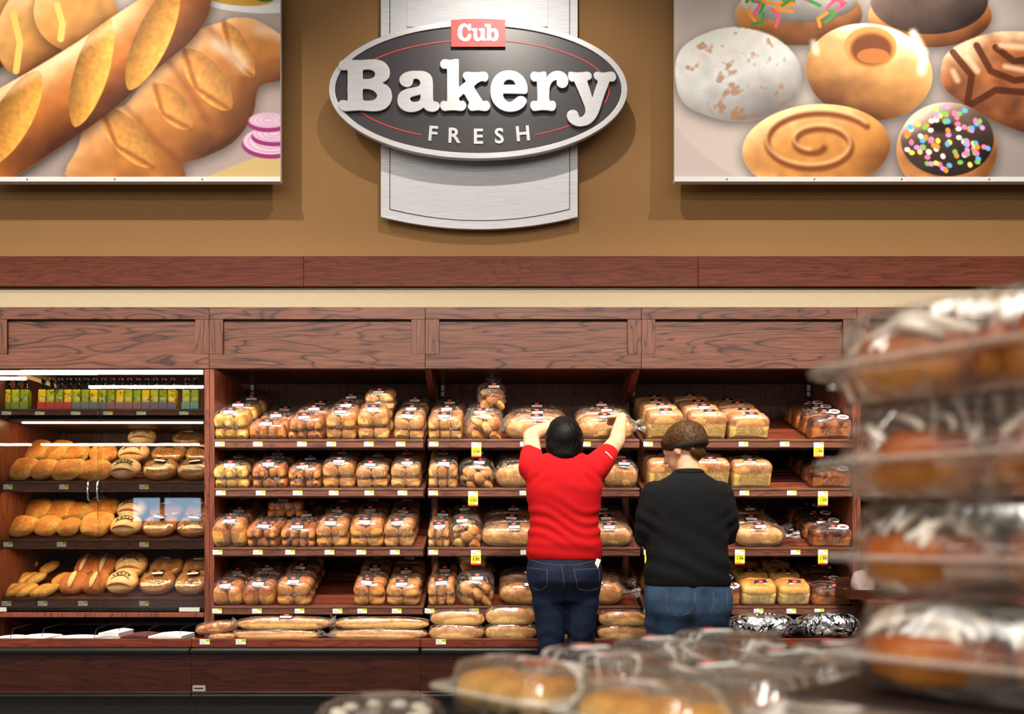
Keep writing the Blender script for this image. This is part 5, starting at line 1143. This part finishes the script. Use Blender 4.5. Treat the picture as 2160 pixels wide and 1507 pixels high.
# grid of the table: U runs away to the right, V comes nearer to the right
U = Vector((.74, .67, 0)).normalized(); V = Vector((U.y, -U.x, 0)); ang = math.atan2(V.y, V.x)
TZ = CH-.232; org = Vector((WX(905, 1.1), 1.1-D0, 0))
Mv = Matrix((tuple(V)+(0,), tuple(U)+(0,), (0, 0, 1, 0), (0, 0, 0, 1))).transposed()
at = lambda v_, u_, z=0: org+V*v_+U*u_+Vector((0, 0, z))
# tall stack of pastry boxes at the right
PITCH = .1028; zb = CH-.128; zr = zb-.0405
for k in range(4):
    t = thing('pastry_box', f'clear plastic box of iced pastries, {["bottom", "second from bottom", "third from bottom", "topmost"][k]} of the tall stack', 'pastry box', at(.586+(.012, .006, -.004, -.006)[k], .346+(.0, .006, .0, -.006)[k], zb+k*PITCH-.04), (0, 0, ang+(.03, -.04, .03, -.02)[k]), 'stacked boxes of iced pastries')
    put('tray', TRAYM, t, (0, 0, .04)); put('lid', LIDM, t, (0, 0, .0415))
    put('rim', RIMM, t, (0, 0, .0405))
    obj('hinge_tab', MB().bbox((-.19, -.025, .0395), (-.162, .025, .0425), .001), PET, t)
    for q, (x, y) in enumerate(((-.072, -.062), (.07, -.065), (-.07, .06), (.072, .062))):
        pa = put('pastry', DAN[(q+k) % 3], t, (x, y, .004), (0, 0, q*1.3+k)); pa.scale = (1.12, 1.05, 1.85)
        put('icing', ICE[(q+k) % 3], pa, (0, 0, .004))
riser = thing('display_riser', 'dark wooden riser carrying the tall stack of pastry boxes', 'riser', (org.x, org.y, 0))
obj('riser_top', MB().bbox((.415, .165, zr-.025), (.80, .56, zr-.0005), .004, 0, Mv), TABLE, riser); obj('riser_body', MB().box((.425, .175, TZ), (.79, .55, zr-.0255), 0, Mv), TABLE, riser)
# low boxes lying in rows on the table
LW, LD = .178, .118
LIDL = shell(LW, LD, .035, rim=.012, inset=.012).mesh('lid', LIDP); TRAYL = shell(LW, LD, .034, up=False, rim=.012, inset=.01).mesh('tray', PET)
rolls = [super_mesh('sponge_roll', YCAKE, .053, .1, .05, .6, .6, 16, 8, .05, 3), super_mesh('cookie', BCAKE, .048, .1, .038, .7, .8, 16, 8, .08, 5)]
lab2 = {(0, 0): 'low box of yellow sponge rolls, leftmost on the table', (0, 1): 'low box of yellow sponge rolls at the bottom edge, right of the leftmost one', (0, 2): 'low box of yellow sponge rolls in front of the dark riser',
        (1, 0): 'low clear box of brown cookies directly behind the leftmost sponge rolls', (1, 1): 'low clear box of brown cookies in the second row, beside the riser', (2, 0): 'low clear box of brown cookies in the third row, left one', (2, 1): 'low clear box of brown cookies in the third row, right one',
        (3, 0): 'low clear box of brown cookies in the far row, below the black sweater', (3, 1): 'low clear box of brown cookies in the far row, nearest the tall stack'}
for (i, j), l_ in lab2.items():
    c = at(j*.214+LW/2+.012, i*.158+LD/2+.012)
    t = thing('pastry_tray', l_, 'pastry box', (c.x, c.y, TZ+.0005), (0, 0, ang+(.02, -.02, .03, -.01)[(i+j) % 4]), 'low boxes on the pastry table')
    put('tray', TRAYL, t, (0, 0, .034)); put('lid', LIDL, t, (0, 0, .0355)); put('rim', RIML, t, (0, 0, .0345), (0, 0, 0), (1, 1, .8))
    for q in range(3): put('sponge_roll' if i == 0 else 'cookie', rolls[0 if i == 0 else 1], t, ((q-1)*LW/3*.92, 0, .004), (0, 0, random.uniform(-.1, .1)))
    if i > 0: put('sticker', STICK, t, (-.03, 0, .0715), (0, 0, 1.2), (.9, .9, 1))
tb = thing('pastry_table', 'dark table under the low pastry boxes at the bottom edge', 'table', (org.x, org.y, 0))
obj('table_top', MB().bbox((.02, .02, TZ-.03), (.84, .64, TZ), .004, 0, Mv), TABLE, tb)
for a, b in ((.16, .12), (.16, .58), (.78, .12), (.78, .58)): obj('leg', MB().bbox((a-.02, b-.02, 0), (a+.02, b+.02, TZ-.031), .003, 0, Mv), TABLE, tb)
# round domed box, lower left
rc = Wp(812, 1507, 1.12); rz = CH-.315
t = thing('round_cake_box', 'round clear domed box with a dark cake at the bottom edge', 'cake box', (rc.x-.005, rc.y, rz), (0, 0, 0))
def rib(prof, n=72): return [[Vector((r*(1+(.012 if (k//2) % 2 else -.012)*f)*math.cos(2*PI*k/n), r*(1+(.012 if (k//2) % 2 else -.012)*f)*math.sin(2*PI*k/n), z)) for k in range(n)] for r, z, f in prof]
obj('dome', MB().rings(rib([(.098, .012, 0), (.094, .016, 0), (.09, .03, 1), (.086, .075, 1), (.08, .086, 0), (.066, .094, 0), (.03, .096, 0), (.002, .096, 0)]), 0, False), PET, t)
obj('base_tray', MB().rings(rib([(.002, 0, 0), (.09, 0, 0), (.1, .008, 0), (.099, .0125, 0)]), 0, False), BLACK, t)
obj('cake', MB().rings(lathe([(.002, .0125), (.076, .0125), (.079, .03), (.078, .06), (.07, .072), (.002, .076)], 28), 0, False), plain('dark_cake', (64, 40, 30), .6, 0, .3, .4, .3, 60), t)
mb = MB()
for k in range(10): a = k*.628; blob(mb, (.058*math.cos(a), .058*math.sin(a), .076), (.012, .012, .008), None, 8)
obj('cream_dots', mb, ICING, t)
sh_ = thing('low_stand', 'dark low stand under the round cake box', 'table', (rc.x, rc.y, 0)); obj('stand_top', MB().bbox((-.085, -.085, rz-.03), (.085, .085, rz-.0005), .004), TABLE, sh_); obj('stand_post', MB().bbox((-.05, -.05, 0), (.05, .05, rz-.0305), .004), TABLE, sh_)
